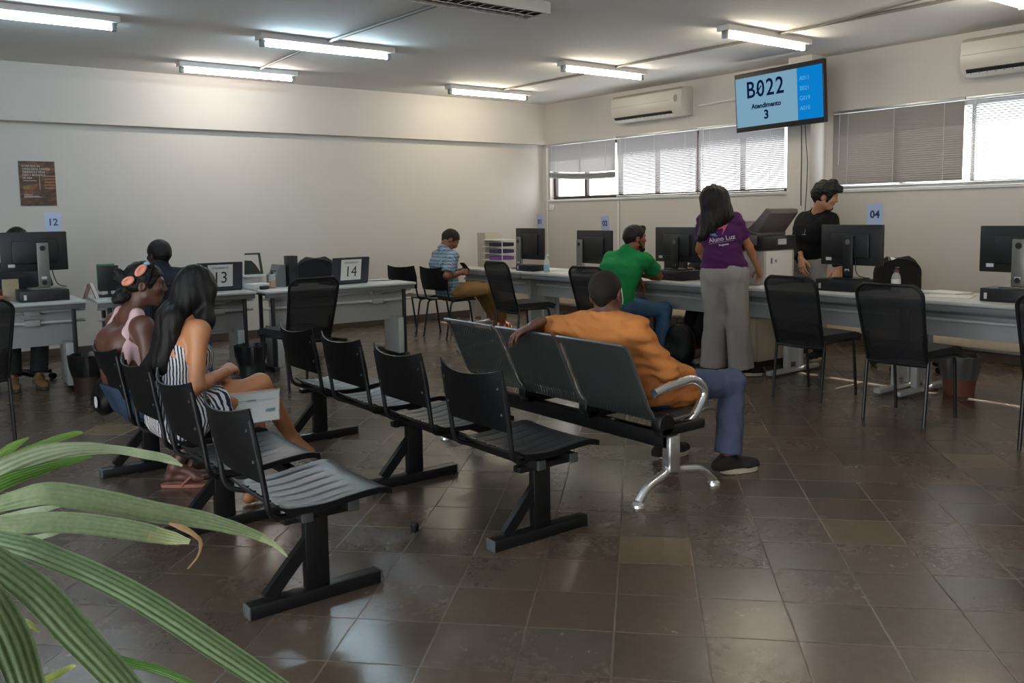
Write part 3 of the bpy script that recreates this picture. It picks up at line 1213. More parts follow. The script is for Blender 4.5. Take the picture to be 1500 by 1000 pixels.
def skin_obj(name, m, mats, parent, slots=None, label=None, origin=None):
    v, q = m
    top = parent
    while top is not None and top.parent is not None:
        top = top.parent
    org = np.array(top.location) if top is not None else np.zeros(3)
    v = v - org
    me = bpy.data.meshes.new(name)
    me.vertices.add(len(v)); me.loops.add(len(q) * 4); me.polygons.add(len(q))
    me.vertices.foreach_set('co', v.astype(np.float32).ravel())
    me.loops.foreach_set('vertex_index', q.astype(np.int32).ravel())
    me.polygons.foreach_set('loop_start', np.arange(0, len(q) * 4, 4, dtype=np.int32))
    me.polygons.foreach_set('loop_total', np.full(len(q), 4, np.int32))
    me.polygons.foreach_set('use_smooth', np.ones(len(q), bool))
    if slots is not None:
        me.polygons.foreach_set('material_index', slots.astype(np.int32))
    me.update(calc_edges=True)
    me.validate()
    for mm in (mats if isinstance(mats, (list, tuple)) else [mats]):
        me.materials.append(mm)
    o = bpy.data.objects.new(name, me)
    C.objects.link(o)
    if parent is not None:
        o.parent = parent
    if label:
        o['label'] = label
    return o


def skin_mat(name, col, lip):
    t = NT(name)
    nz = t.noise(9, 4)
    c = lin(col)
    col_ = t.mix(nz, tuple(x * .86 for x in c[:3]) + (1,), tuple(min(1, x * 1.12) for x in c[:3]) + (1,))
    b = t.bsdf(Base_Color=col_, Roughness=.48)
    b.inputs['Subsurface Weight'].default_value = .08
    b.inputs['Subsurface Radius'].default_value = (.012, .005, .003)
    t.l(t.bump(t.noise(420, 2), .06, .002), b.inputs['Normal'])
    return t.m, mat(name + ' lips', lip, .4)


def hair_mat(name, col, hi, sc=(60, 60, 3), rough=.38):
    t = NT(name)
    nz = t.noise(4, 4, .7, sc=sc)
    b = t.bsdf(Base_Color=t.mix(nz, col, hi), Roughness=rough)
    b.inputs['Specular IOR Level'].default_value = .28
    t.l(t.bump(nz, .5, .006), b.inputs['Normal'])
    return t.m


def cloth_mat(name, col, var=.06, rough=.85, weave=600, extra=None):
    t = NT(name)
    c = lin(col)
    nz = t.noise(7, 4)
    cc = t.mix(nz, tuple(x * (1 - 2 * var) for x in c[:3]) + (1,), tuple(min(1, x * (1 + 2 * var)) for x in c[:3]) + (1,))
    if extra:
        cc = extra(t, cc)
    b = t.bsdf(Base_Color=cc, Roughness=rough)
    b.inputs['Specular IOR Level'].default_value = .2
    t.l(t.bump(t.noise(weave, 2), .12, .002), b.inputs['Normal'])
    return t.m


m_eye = mat('eye white', '#aaa49c', .35, var=.01)
m_iris = mat('dark iris', '#1d120c', .15)


class Person:
    """joints in world metres -> one continuous skin mesh, with hair and clothing as children.
    right = the person's own right side"""
    def __init__(s, label, J, skin, lip, f=1.0, female=False, group=None, base=None):
        s.J = {k: A(v) for k, v in J.items()}
        s.f, s.female = f, female
        J = s.J
        s.skin, s.lip = skin_mat('skin of ' + label, skin, lip)
        b = base if base is not None else (J['pelvis'][0], J['pelvis'][1], 0)
        s.root = thing('person', label, 'person', tuple(b), 0, group)
        s.up = nrm(J['neck'] - J['pelvis'])
        s.r = nrm(J['shR'] - J['shL'])
        s.fw = nrm(np.cross(s.up, s.r))
        s.hr = nrm(J.get('hipR', J['pelvis'] + s.r) - J.get('hipL', J['pelvis'] - s.r))
        if 'hipR' not in J:
            J['hipR'] = J['pelvis'] + s.r * .09 * f
            J['hipL'] = J['pelvis'] - s.r * .09 * f
        # head frame
        s.hf = nrm(J['face'])
        s.hu = J.get('headup', s.up * .4 + A(0, 0, .6))
        s.hu = nrm(s.hu - s.hf * (s.hu @ s.hf))
        s.hx = np.cross(s.hf, s.hu)          # person's right
        s.parts = []

    def H(s, x, y, z):
        """head coordinates: x to the person's right, y towards the face, z up; 1 = metre at scale 1"""
        return s.J['head'] + (s.hx * x + s.hf * y + s.hu * z) * s.f

    def torso(s, e=0.0, low=0.0, fat=1.0):
        """columns of the trunk; e = extra radius (clothes)"""
        J, f = s.J, s.f
        pel, nk = J['pelvis'], J['neck']
        wst = J.get('waist', pel + (nk - pel) * .40 - s.fw * .0)
        chs = J.get('chest', pel + (nk - pel) * .74 + s.fw * .005)
        out = []
        if s.female:
            wP, wW, wC = .095, .058, .070
            rP, rW, rC, rS = .100, .082, .088, .055
        else:
            wP, wW, wC = .080, .070, .088
            rP, rW, rC, rS = .098, .092 * fat, .104, .062
        for sg in (1, -1):
            hp = pel + s.hr * sg * wP * f + s.up * low
            ws = wst + s.r * sg * wW * f * fat
            cs = chs + s.r * sg * wC * f
            sh = J['shR' if sg > 0 else 'shL']
            si = nk + (sh - nk) * .62 - s.up * .045 * f
            out += [cone(hp, ws, rP * f + e, rW * f + e, .05), cone(ws, cs, rW * f + e, rC * f + e, .05), cone(cs, si, rC * .92 * f + e, rS * f + e, .05)]
            out += [cone(nk + s.up * .0 - s.fw * .005, nk + (sh - nk) * .8 - s.up * .012 * f, .040 * f + e, .040 * f + e, .045)]
            if s.female:
                out.append(ball(chs + s.r * sg * .075 * f + s.fw * .075 * f - s.up * .02, .062 * f + e, .035))
        if e > .012:
            out += [cone(pel + s.up * (.02 + low), chs, .098 * f + e, .096 * f + e, .05), cone(chs, nk - s.up * .075 * f, .096 * f + e, .062 * f + e, .05)]
        if fat > 1.05:
            out.append(ball(wst + s.fw * .05 - s.up * .02, .115 * f + e, .05))
        return out

    def arms(s, e=0.0, frac=None, side=None):
        J, f = s.J, s.f
        out = []
        th = .88 if s.female else 1.0
        for sg, S_ in ((1, 'R'), (-1, 'L')):
            if side and side != S_:
                continue
            sh, el, wr = J['sh' + S_], J['el' + S_], J['wr' + S_]
            out.append(ball(sh - s.up * .005, .056 * f * th + e, .04))
            if frac is None:
                out += [cone(sh, el, .050 * f * th + e, .040 * f * th + e, .03)]
                d = el + (wr - el) * .25
                out += [cone(el, d, .039 * f * th + e, .041 * f * th + e, .02), cone(d, wr, .041 * f * th + e, .026 * f * th + e, .02)]
            elif frac <= 1:
                b = sh + (el - sh) * frac
                out += [cone(sh, b, .054 * f * th + e, .055 * f * th + e * 1.5, .035, flat=True)]
            else:
                b = el + (wr - el) * (frac - 1)
                out += [cone(sh, el, .052 * f * th + e, .044 * f * th + e, .03), cone(el, b, .044 * f * th + e, .032 * f * th + e, .02, flat=True)]
        return out

    def legs(s, e=0.0, frac=None, flare=0.0, rth=1.0):
        J, f = s.J, s.f
        out = []
        for sg, S_ in ((1, 'R'), (-1, 'L')):
            hp, kn, an = J['hip' + S_], J['kn' + S_], J['an' + S_]
            out += [cone(hp, kn, (.088 if not s.female else .09) * f * rth + e, .056 * f + e, .04)]
            d = kn + (an - kn) * .28
            if frac is None:
                out += [cone(kn, d, .054 * f + e, .053 * f + e, .02), cone(d, an, .053 * f + e, .034 * f + e, .02)]
                back = nrm(np.cross(an - kn, np.cross(an - kn, kn - hp)))
            elif frac <= 1:
                out[-1] = cone(hp, hp + (kn - hp) * frac, .088 * f * rth + e, .075 * f + e, .04, flat=True)
            else:
                b = kn + (an - kn) * (frac - 1)
                out += [cone(kn, b, .058 * f + e, (.048 + flare) * f + e, .03, flat=True)]
        return out

    def feet(s, e=0.0, k=.012):
        out = []
        for S_ in 'RL':
            an = s.J['an' + S_]
            d = nrm(s.J['ft' + S_])
            dn = s.J.get('fd' + S_)
            dn = nrm(dn if dn is not None else A(0, 0, -1) - d * (-d[2]))
            f = s.f
            heel = an + dn * .055 * f - d * .03 * f
            ballp = an + dn * .062 * f + d * .12 * f
            toe = an + dn * .066 * f + d * .175 * f
            sd = np.cross(d, dn)
            out += [cone(an, heel, .034 * f + e, .030 * f + e, .02), cone(an - dn * .0, ballp - dn * .012, .034 * f + e, .026 * f + e, .02),
                    cone(heel, ballp, .026 * f + e, .026 * f + e, k), cone(ballp + sd * .016 * f, toe + sd * .014 * f, .022 * f + e, .015 * f + e, k), cone(ballp - sd * .016 * f, toe - sd * .016 * f - d * .015, .022 * f + e, .014 * f + e, k)]
        return out

    def head(s):
        H, f = s.H, s.f
        ax = (s.hx, s.hf, s.hu)
        J = s.J
        out = [ell(H(0, -.012, .030), ax, A(.076, .097, .088) * f, .02),
               ell(H(0, .028, -.030), ax, A(.060, .066, .080) * f, .03),
               cone(H(-.022, .062, -.088), H(.022, .062, -.088), .020 * f, .020 * f, .03),
               cone(H(-.052, .012, -.060), H(-.022, .058, -.086), .018 * f, .018 * f, .025),
               cone(H(.052, .012, -.060), H(.022, .058, -.086), .018 * f, .018 * f, .025),
               cone(H(-.034, .080, .026), H(.034, .080, .026), .011 * f, .011 * f, .018),
               ball(H(-.043, .066, -.018), .020 * f, .02), ball(H(.043, .066, -.018), .020 * f, .02)]
        for x in (-.031, .031):
            out.append(ell(H(x, .099, .006), ax, A(.017, .014, .010) * f, .010, '-'))
        out += [cone(H(0, .090, .016), H(0, .106, -.022), .007 * f, .0115 * f, .010),
                ball(H(-.012, .096, -.027), .0085 * f, .008), ball(H(.012, .096, -.027), .0085 * f, .008),
                cone(H(-.020, .083, -.053), H(0, .091, -.051), .0065 * f, .0075 * f, .006), cone(H(.020, .083, -.053), H(0, .091, -.051), .0065 * f, .0075 * f, .006),
                cone(H(-.017, .082, -.065), H(.017, .082, -.065), .0085 * f, .0085 * f, .007)]
        for sg in (-1, 1):
            out += [ell(H(sg * .077, -.012, -.006), (s.hx * 1, s.hf * .95 - s.hu * .25, s.hu * .95 + s.hf * .25), A(.010, .020, .032) * f, .008),
                    ell(H(sg * .086, -.008, -.004), (s.hx, s.hf, s.hu), A(.008, .010, .018) * f, .006, '-')]
        # neck
        nb = J['neck']
        out += [cone(nb - s.up * .03 * f, H(0, -.022, -.055), (.060 if not s.female else .050) * f, (.055 if not s.female else .046) * f, .035)]
        return out

    def hand(s, side, d, n, curl=(.3, .4, .3), spread=.10, thumb=(.6, .35), sc=None, skipf=()):
        """d = direction of the fingers, n = direction the back of the hand looks"""
        f = (sc or (.90 if s.female else 1.0)) * s.f
        wr = s.J['wr' + side]
        d = nrm(d)
        n = nrm(A(n) - d * (A(n) @ d))
        # thumb side
        t = np.cross(d, n) * (1 if side == 'L' else -1)
        t = nrm(t)
        out = [cone(wr - d * .05 * f, wr, .027 * f, .025 * f, .02)]
        kn = []
        for i, (o, L, R) in enumerate(((.030, .088, .0125), (.010, .092, .0125), (-.010, .087, .0120), (-.028, .078, .0110))):
            k_ = wr + d * L * f + t * o * f + n * (.003 - abs(o) * .1) * f
            kn.append(k_)
            out.append(cone(wr + t * o * .6 * f + d * .012 * f, k_, .0155 * f, R * f, .012))
        for i, k_ in enumerate(kn):
            if i in skipf:
                continue
            ls = A(.044, .027, .021) * (.93, 1.03, .96, .76)[i] * f
            c = curl[i] if isinstance(curl[0], (tuple, list)) else curl
            ang = 0
            p = k_
            dd = nrm(d + t * spread * (1.0, .25, -.4, -1.1)[i])
            r0 = (.0098, .0100, .0095, .0084)[i] * f
            for j in range(3):
                ang += c[j]
                q = dd * math.cos(ang) - n * math.sin(ang)
                e = p + q * ls[j]
                out.append(cone(p, e, r0 * (1 - .10 * j), r0 * (1 - .10 * (j + 1)), .003 if j == 0 else .004))
                p = e
        b0 = wr + t * .022 * f + d * .022 * f - n * .006 * f
        td = nrm(t * thumb[0] + d * .75 - n * thumb[1])
        b1 = b0 + td * .044 * f
        td2 = nrm(td + d * .35 - t * .15 - n * .1)
        b2 = b1 + td2 * .032 * f
        b3 = b2 + nrm(td2 + d * .25 - t * .1) * .025 * f
        out += [cone(b0, b1, .0165 * f, .0125 * f, .012), cone(b1, b2, .0118 * f, .0105 * f, .004), cone(b2, b3, .0105 * f, .0085 * f, .004)]
        return out

    def body(s, hands, vox=.0055, hvox=.0032, feet=True, fat=1.0, bare_feet=True):
        prims = s.torso(0, fat=fat) + s.arms() + s.legs() + s.head()
        if feet:
            prims += s.feet()
        ms = [field_mesh(prims, vox)]
        for hd in hands:
            ms.append(field_mesh(s.hand(**hd), hvox))
        m = join(*ms)
        v, q = m
        c = v[q].mean(1) - s.J['head']
        x, y, z = c @ s.hx / s.f, c @ s.hf / s.f, c @ s.hu / s.f
        lips = (np.abs(x) < .024) & (y > .079) & (z < -.045) & (z > -.073)
        o = skin_obj('body', m, [s.skin, s.lip], s.root, lips.astype(int))
        # eyes
        for sg in (-1, 1):
            e = s.H(sg * .031, .0755, .006)
            org = A(s.root.location)
            bm = B()
            bmesh.ops.create_uvsphere(bm, u_segments=12, v_segments=8, radius=.0118 * s.f, matrix=Matrix.Translation(e - org))
            for fc in bm.faces:
                cc = A(fc.calc_center_median()) + org - e
                fc.material_index = 1 if nrm(cc) @ s.hf > .88 else 0
            obj('eye', bm, [m_eye, m_iris], s.root)
        return o

    def cap_hair(s, thick=.010, m=None, line=.065, nape=-.06, face_r=.112, vox=.004, fr=.0, wobs=((.002, 150, 3),), extra=(), name='hair', label=None, fdrop=0.0, temple=True):
        H, f = s.H, s.f
        ax = (s.hx, s.hf, s.hu)
        pr = [ell(H(0, -.012, .030), ax, (A(.076, .097, .088) + thick) * f, .02),
              cone(H(0, -.075, .0), H(0, -.060, nape), (.035 + thick) * f, (.022 + thick * .6) * f, .03)]
        pr += list(extra)
        # clear the face and the ears
        pr += [ell(H(0, .125, -.055 - fdrop), ax, A(.20, face_r, .118) * f, .012, '-')]
        if temple:
            for sg in (-1, 1):
                pr.append(ell(H(sg * .085, -.005, -.030), ax, A(.030, .030, .045) * f, .01, '-'))
        pr.append(halfsp(H(0, 0, nape - .02), -s.hu * 1.0 + s.hf * .35))
        return skin_obj(name, field_mesh(pr, vox, wobs), m, s.root, label=label)

    def brows(s, m):
        H, f = s.H, s.f
        for sg in (-1, 1):
            pr = [cone(H(sg * .014, .093, .025), H(sg * .032, .088, .031), .0042 * f, .0042 * f, .004), cone(H(sg * .032, .088, .031), H(sg * .048, .074, .026), .0042 * f, .003 * f, .004)]
            skin_obj('eyebrow', field_mesh(pr, .0018), m, s.root)

    def garment(s, name, prims, m, vox=.007, wobs=(), label=None):
        return skin_obj(name, field_mesh(prims, vox, wobs), m, s.root, label=label)

    def shoe(s, side, upper, sole, vox=.0045, h=.0, label=None):
        f = s.f
        an = s.J['an' + side]
        d = nrm(s.J['ft' + side])
        dn = s.J.get('fd' + side)
        dn = nrm(dn if dn is not None else A(0, 0, -1) - d * (-d[2]))
        sd = np.cross(d, dn)
        b = an + dn * .075 * f
        heel, bl, toe = b - d * .055 * f, b + d * .11 * f, b + d * .165 * f
        pr = [cone(an + dn * .0, heel - dn * .038, .042 * f, .036 * f, .02), cone(heel - dn * .032, bl - dn * .03, .036 * f, .036 * f, .02),
              cone(an + dn * .01 + d * .02, bl - dn * .035, .038 * f, .030 * f, .02), cone(bl - dn * .03 + sd * .012, toe - dn * .028, .034 * f, .028 * f, .02), cone(bl - dn * .03 - sd * .012, toe - dn * .028, .034 * f, .028 * f, .02),
              halfsp(b - dn * .018, dn, .003), halfsp(an - dn * .022, -dn, .006)]
        o = skin_obj('shoe', field_mesh(pr, vox), upper, s.root, label=label)
        M3 = frame(tuple(b + dn * .006 - A(s.root.location)), d, np.cross(-dn, d))
        out = []
        for k in range(28):
            t = 2 * PI * k / 28
            c, si = math.cos(t), math.sin(t)
            L = .128 if c > 0 else .098
            w = .044 if c > 0 else .037
            out.append(((.06 + L * c * abs(c) ** -.15 if abs(c) > 1e-3 else .06) * f if False else (.06 + L * c) * f, w * si * abs(si) ** -.25 * f if abs(si) > 1e-3 else 0))
        bm = B()
        prism(bm, out, .028 * f, M3, 0, .005)
        so = obj('sole', bm, sole, o)
        return o

# ================================================================== people
m_hair_blk = hair_mat('black hair', '#060505', '#14110f', rough=.5)
m_hair_shaved = hair_mat('cropped dark hair', '#15100d', '#2b221c', (90, 90, 90), .7)
m_hair_brown = hair_mat('dark brown hair', '#0d0a09', '#211915', (70, 70, 8), .48)
m_beard = hair_mat('dark beard', '#1c120c', '#38271b', (120, 120, 60), .7)
m_sole = mat('cream rubber sole', '#b9ac98', .6)
m_sole_d = mat('dark rubber sole', '#3b3732', .6)

# ---- man in the orange T-shirt on the steel bench
p = Person('man in orange T-shirt seen from behind, one arm along the steel bench', dict(
    pelvis=(3.27, 3.22, .495), waist=(3.17, 3.225, .63), chest=(3.09, 3.235, .77), neck=(3.05, 3.245, .885),
    shR=(3.075, 3.05, .825), shL=(3.04, 3.44, .815), elR=(3.215, 2.975, .615), wrR=(3.43, 3.10, .585),
    elL=(3.02, 3.70, .765), wrL=(2.86, 3.585, .822), hipR=(3.29, 3.13, .495), hipL=(3.29, 3.31, .495),
    knR=(3.755, 3.00, .485), knL=(3.76, 3.44, .485), anR=(3.70, 2.985, .083), anL=(3.66, 3.40, .083),
    ftR=(.95, -.3, 0), ftL=(1, 0, 0), head=(3.085, 3.27, .99), face=(.87, .42, -.05)), '#5a3a2b', '#4a2a24', 1.0)
p.body([dict(side='L', d=(-.75, .35, -.35), n=(-.25, .1, .95), curl=(.35, .45, .3)), dict(side='R', d=(.8, .5, -.2), n=(.1, -.3, .9), curl=(.3, .4, .3))], feet=False, fat=1.08)
p.cap_hair(.006, m_hair_shaved, nape=-.05, wobs=((.0012, 300, 3),), label='very short cropped dark hair')
m_orange = cloth_mat('orange cotton', '#c27c43')
p.garment('t_shirt', p.torso(.017, -.02, 1.10) + p.arms(.012, .93, 'L') + p.arms(.012, 1.10, 'R') + [ball(p.J['neck'] + p.up * .035 + p.fw * .02, .062, .01, '-'), cone(p.J['pelvis'] + p.hr * .085 + A(0, 0, .02), p.J['pelvis'] - p.hr * .085 + A(0, 0, .02), .138, .138, .05), halfsp((0, 0, .425), (0, 0, -1)), cone(p.J['waist'] + p.r * .06, p.J['hipR'] + (p.J['knR'] - p.J['hipR']) * .30, .122, .118, .05), cone(p.J['waist'] - p.r * .06, p.J['hipL'] + (p.J['knL'] - p.J['hipL']) * .24, .122, .116, .05)], m_orange, .006, ((.0065, 26, 5, (1, 1, 2.2)), (.003, 60, 9, (1, 1, 2))), 'orange short sleeved T-shirt')
m_navy = cloth_mat('dark blue denim', '#4c546c', .12)
p.garment('trousers', p.torso(.008)[0:1] + [cone(p.J['pelvis'] + p.hr * .08, p.J['pelvis'] - p.hr * .08, .112, .112, .04)] + p.legs(.012, 1.93, .012), m_navy, .0065, ((.005, 28, 8, (1, 1, .6)), (.0025, 70, 3)), 'dark blue jeans')
m_shoe_d = cloth_mat('charcoal shoe fabric', '#2b2827')
p.shoe('R', m_shoe_d, m_sole); p.shoe('L', m_shoe_d, m_sole)
# ear loop of a face mask
bm = B(); org = A(p.root.location)
tube(bm, [p.H(.080, .012, .025) - org, p.H(.0885, -.012, .006) - org, p.H(.084, .006, -.04) - org, p.H(.066, .045, -.058) - org], .002, 6)
obj('mask_loop', bm, mat('white elastic', '#d8d8d6', .7), p.root)

# ---- long haired woman in the striped dress
p = Person('woman with very long black hair in striped dress holding laminated papers', dict(
    pelvis=(1.17, 4.12, .50), waist=(1.155, 4.12, .64), chest=(1.19, 4.12, .80), neck=(1.22, 4.12, .955),
    shR=(1.245, 3.965, .905), shL=(1.215, 4.275, .905), elR=(1.20, 3.905, .665), wrR=(1.385, 4.065, .69),
    elL=(1.30, 4.29, .66), wrL=(1.425, 4.085, .615), hipR=(1.18, 4.03, .50), hipL=(1.18, 4.21, .50),
    knR=(1.555, 4.075, .605), knL=(1.56, 4.17, .475), anR=(1.765, 4.20, .275), anL=(1.53, 4.15, .085),
    ftR=(.93, 0, -.34), fdR=(-.34, 0, -.93), ftL=(1, -.1, 0), head=(1.285, 4.11, 1.072), face=(.86, .42, -.22)), '#b37a55', '#94513f', .93, True)
p.body([dict(side='R', d=(.62, .55, .12), n=(.25, -.35, .9), curl=((.35, .5, .3), (.45, .5, .3), (.5, .5, .3), (.55, .5, .3)), thumb=(.5, .3)),
        dict(side='L', d=(.66, -.32, -.62), n=(.45, -.35, .62), curl=((.25, .35, .2), (.35, .5, .3), (.45, .55, .3), (.5, .6, .3)), thumb=(.35, .5))], .005)
p.brows(m_hair_blk)
H = p.H
nk = p.J['neck']
bx = -p.fw
ex = [cone(H(-.015, -.045, -.02), nk + bx * .045 + p.r * -.02 + A(0, 0, .0), .050, .050, .05), cone(H(.02, -.04, -.02), nk + bx * .045 + p.r * .03 + A(0, 0, .0), .050, .050, .05),
      cone(nk + bx * .055 + p.r * -.02 - A(0, 0, .01), A(1.095, 4.15, .70), .050, .044, .05), cone(nk + bx * .055 + p.r * .03 - A(0, 0, .01), A(1.09, 4.09, .66), .050, .040, .05),
      cone(A(1.08, 4.15, .72), A(1.07, 4.12, .565), .055, .020, .05), cone(nk + bx * .075 + p.r * .09, A(1.10, 4.03, .74), .045, .03, .04),
      cone(H(.072, .02, .02), H(.082, .005, -.14), .030, .034, .04), cone(H(.082, .005, -.14), nk + p.r * .07 + p.fw * .055 - A(0, 0, .10), .034, .022, .04),
      cone(H(-.072, .02, .02), H(-.08, .01, -.14), .030, .034, .04), cone(H(-.08, .01, -.14), nk - p.r * .08 + p.fw * .05 - A(0, 0, .10), .034, .022, .04)]
pr = [ell(H(0, -.012, .032), (p.hx, p.hf, p.hu), A(.085, .106, .097) * .93, .02)] + ex + [ell(H(0, .135, -.06), (p.hx, p.hf, p.hu), A(.060, .085, .115), .012, '-')]
skin_obj('hair', field_mesh(pr, .005, ((.0045, 70, 4, (1, 1, .06)), (.002, 160, 7, (1, 1, .05)))), m_hair_blk, p.root, label='very long straight black hair')


def stripes(t, cc):
    sp = t.n('ShaderNodeSeparateXYZ'); t.l(t.obj(), sp.inputs[0])
    w = t.noise(11, 3)
    ang = t.math('ARCTAN2', t.math('ADD', sp.outputs[1], 0.0), t.math('ADD', sp.outputs[0], 0.0013))
    w2 = t.math('MULTIPLY_ADD', w, 1.6, t.math('MULTIPLY', ang, 11.0))
    f = t.math('LESS_THAN', t.math('FRACT', w2), .45)
    return t.mix(f, '#c9c6c6', '#23263a')


m_stripe = cloth_mat('navy and white striped cotton', '#c9c6c6', extra=stripes)
tz = [q for q in p.torso(.012)]
keep = [tz[i] for i in (0, 1, 5, 6)] + [q for q in tz if q[0] == 'c' and np.allclose(q[1], q[2], atol=.001)]
p.garment('dress', keep + [cone(p.J['pelvis'] + p.hr * .08, p.J['pelvis'] - p.hr * .08, .108, .108, .04)] + p.legs(.022, .50) + [halfsp(p.J['chest'] + p.up * .045, p.up)], m_stripe, .005, ((.004, 45, 5, (1.5, 1.5, .5)), (.002, 120, 2, (1, 1, .4))), 'strapless dress with wavy navy and white stripes')

# ---- girl with the pink bows
p = Person('girl with pink bow headband and open backed pink top', dict(
    pelvis=(1.14, 4.68, .50), waist=(1.085, 4.68, .63), chest=(1.075, 4.68, .79), neck=(1.125, 4.67, .935),
    shR=(1.15, 4.52, .885), shL=(1.095, 4.83, .885), elR=(1.15, 4.46, .68), wrR=(1.34, 4.56, .60),
    elL=(1.18, 4.90, .68), wrL=(1.36, 4.80, .58), hipR=(1.15, 4.59, .50), hipL=(1.15, 4.77, .50),
    knR=(1.53, 4.62, .49), knL=(1.53, 4.80, .49), anR=(1.31, 4.69, .105), anL=(1.47, 4.83, .105),
    ftR=(.82, -.55, 0), ftL=(.95, -.2, 0), head=(1.205, 4.66, 1.078), face=(.95, -.30, -.10)), '#54352a', '#5a302a', .92, True)
p.body([dict(side='R', d=(.8, .3, -.4), n=(.2, -.2, .9)), dict(side='L', d=(.8, -.3, -.4), n=(.2, .2, .9))], .005)
p.brows(m_hair_blk)
H = p.H
p.cap_hair(.010, m_hair_blk, face_r=.10, nape=-.045, wobs=((.004, 90, 4, (1, 1, 1)),), extra=[ball(H(0, -.125, .028), .034, .02), ball(H(.01, -.140, .055), .022, .01), ball(H(.012, -.112, -.070), .040, .02), ball(H(.02, -.128, -.085), .030, .02)], label='dark braids gathered in a bun at the nape')
m_black_band = cloth_mat('black band', '#141013')
m_bow = cloth_mat('peach pink satin', '#d58c78', .05, .5)
hb = skin_obj('headband', field_mesh([cone(H(.088 * math.cos(a), .02 + .02 * math.sin(a), .035 + .088 * math.sin(a)), H(.088 * math.cos(a + .2), .02 + .02 * math.sin(a + .2), .035 + .088 * math.sin(a + .2)), .006, .006, .004) for a in np.arange(-.25, 3.3, .2)], .0035), m_black_band, p.root)
for q0, q1 in ((H(.088, -.045, .050), H(.075, .000, .112)), (H(.088, -.052, .042), H(.078, -.108, .002))):
    c_, d_ = (q0 + q1) / 2, nrm(q1 - q0)
    nn = nrm(p.hx - d_ * (p.hx @ d_))
    L_ = np.linalg.norm(q1 - q0) / 2
    skin_obj('bow_loop', field_mesh([ell(c_ + nn * .012, (d_, np.cross(nn, d_), nn), (L_ * 1.05, .021, .009), .01), ell(c_ + nn * .021, (d_, np.cross(nn, d_), nn), (L_ * .6, .010, .007), .006, '-')], .0026), m_bow, hb)
skin_obj('hair_clip', field_mesh([ell(H(.055, .005, .118), (p.hx, p.hf, p.hu), (.012, .015, .010), .01)], .003), mat('light blue clip', '#7fb3d8', .35), p.root)
m_pink = cloth_mat('pale pink knit', '#c2a3a6')
tz = p.torso(.010)
J = p.J
strap = []
for sg, S_ in ((1, 'R'), (-1, 'L')):
    top = J['neck'] + (J['sh' + S_] - J['neck']) * .58 + p.up * .030
    strap += [cone(top, J['chest'] + p.fw * .095 + p.r * sg * .075, .028, .045, .02), cone(top, J['neck'] + (J['sh' + S_] - J['neck']) * .62 - p.fw * .062 - p.up * .06, .030, .026, .02),
              cone(J['neck'] + (J['sh' + S_] - J['neck']) * .62 - p.fw * .062 - p.up * .06, J['chest'] + p.r * sg * .148 - p.fw * .045 - p.up * .075, .026, .022, .02)]
frontc = [q for q in tz if q[0] == 'c' and np.allclose(q[1], q[2], atol=.001)]
p.garment('top', strap + frontc + [cone(J['chest'] + p.r * .08 + p.fw * .045, J['waist'] + p.r * .05 + p.fw * .04, .085, .075, .04), cone(J['chest'] - p.r * .08 + p.fw * .045, J['waist'] - p.r * .05 + p.fw * .04, .085, .075, .04),
                               cone(J['waist'] + p.r * .03 - p.up * .005 + p.fw * .05, J['waist'] - p.r * .03 - p.up * .005 + p.fw * .05, .075, .075, .03)][:8 + 4] + [halfsp(J['waist'] - p.up * .075, -p.up)], m_pink, .005, ((.002, 50, 3),), 'pale pink top with bare back')
m_denim = cloth_mat('blue denim', '#2c3a4d', .12)
p.garment('shorts', [cone(J['pelvis'] + p.hr * .09, J['waist'] + p.r * .055 - p.up * .03, .112, .098, .04), cone(J['pelvis'] - p.hr * .09, J['waist'] - p.r * .055 - p.up * .03, .112, .098, .04)] + p.legs(.016, .62) + [halfsp(J['waist'] - p.up * .045, p.up)], m_denim, .006, ((.003, 40, 4),), 'blue denim shorts')
m_flip = mat('terracotta rubber', '#8a5546', .6)
for S_ in 'RL':
    an, d = J['an' + S_], nrm(J['ft' + S_])
    sd = np.cross(d, A(0, 0, -1))
    o_ = A(p.root.location)
    out = [(x, y) for x, y in [(-.065, -.026), (-.03, -.033), (.04, -.030), (.10, -.040), (.15, -.036), (.175, -.015), (.172, .010), (.15, .034), (.10, .040), (.04, .032), (-.03, .032), (-.065, .024), (-.078, 0)]]
    bm = B(); prism(bm, out, .018, frame((an[0] - o_[0], an[1] - o_[1], .001), d, np.cross(A(0, 0, 1), d)), 0, .003)
    fl = obj('flip_flop', bm, m_flip, p.root, label='terracotta flip-flop with wide strap')
    bm = B()
    for sg in (-1, 1):
        q = [A(an[0], an[1], 0) + d * .115 + A(0, 0, .058), A(an[0], an[1], 0) + d * .085 + sd * sg * .030 + A(0, 0, .055), A(an[0], an[1], 0) + d * .04 + sd * sg * .040 + A(0, 0, .014)]
        tube(bm, [x - o_ for x in smooth_path([tuple(x) for x in q], .03)] if False else [V(tuple(x - o_)) for x in q], .007, 8)
    obj('strap', bm, m_flip, fl)

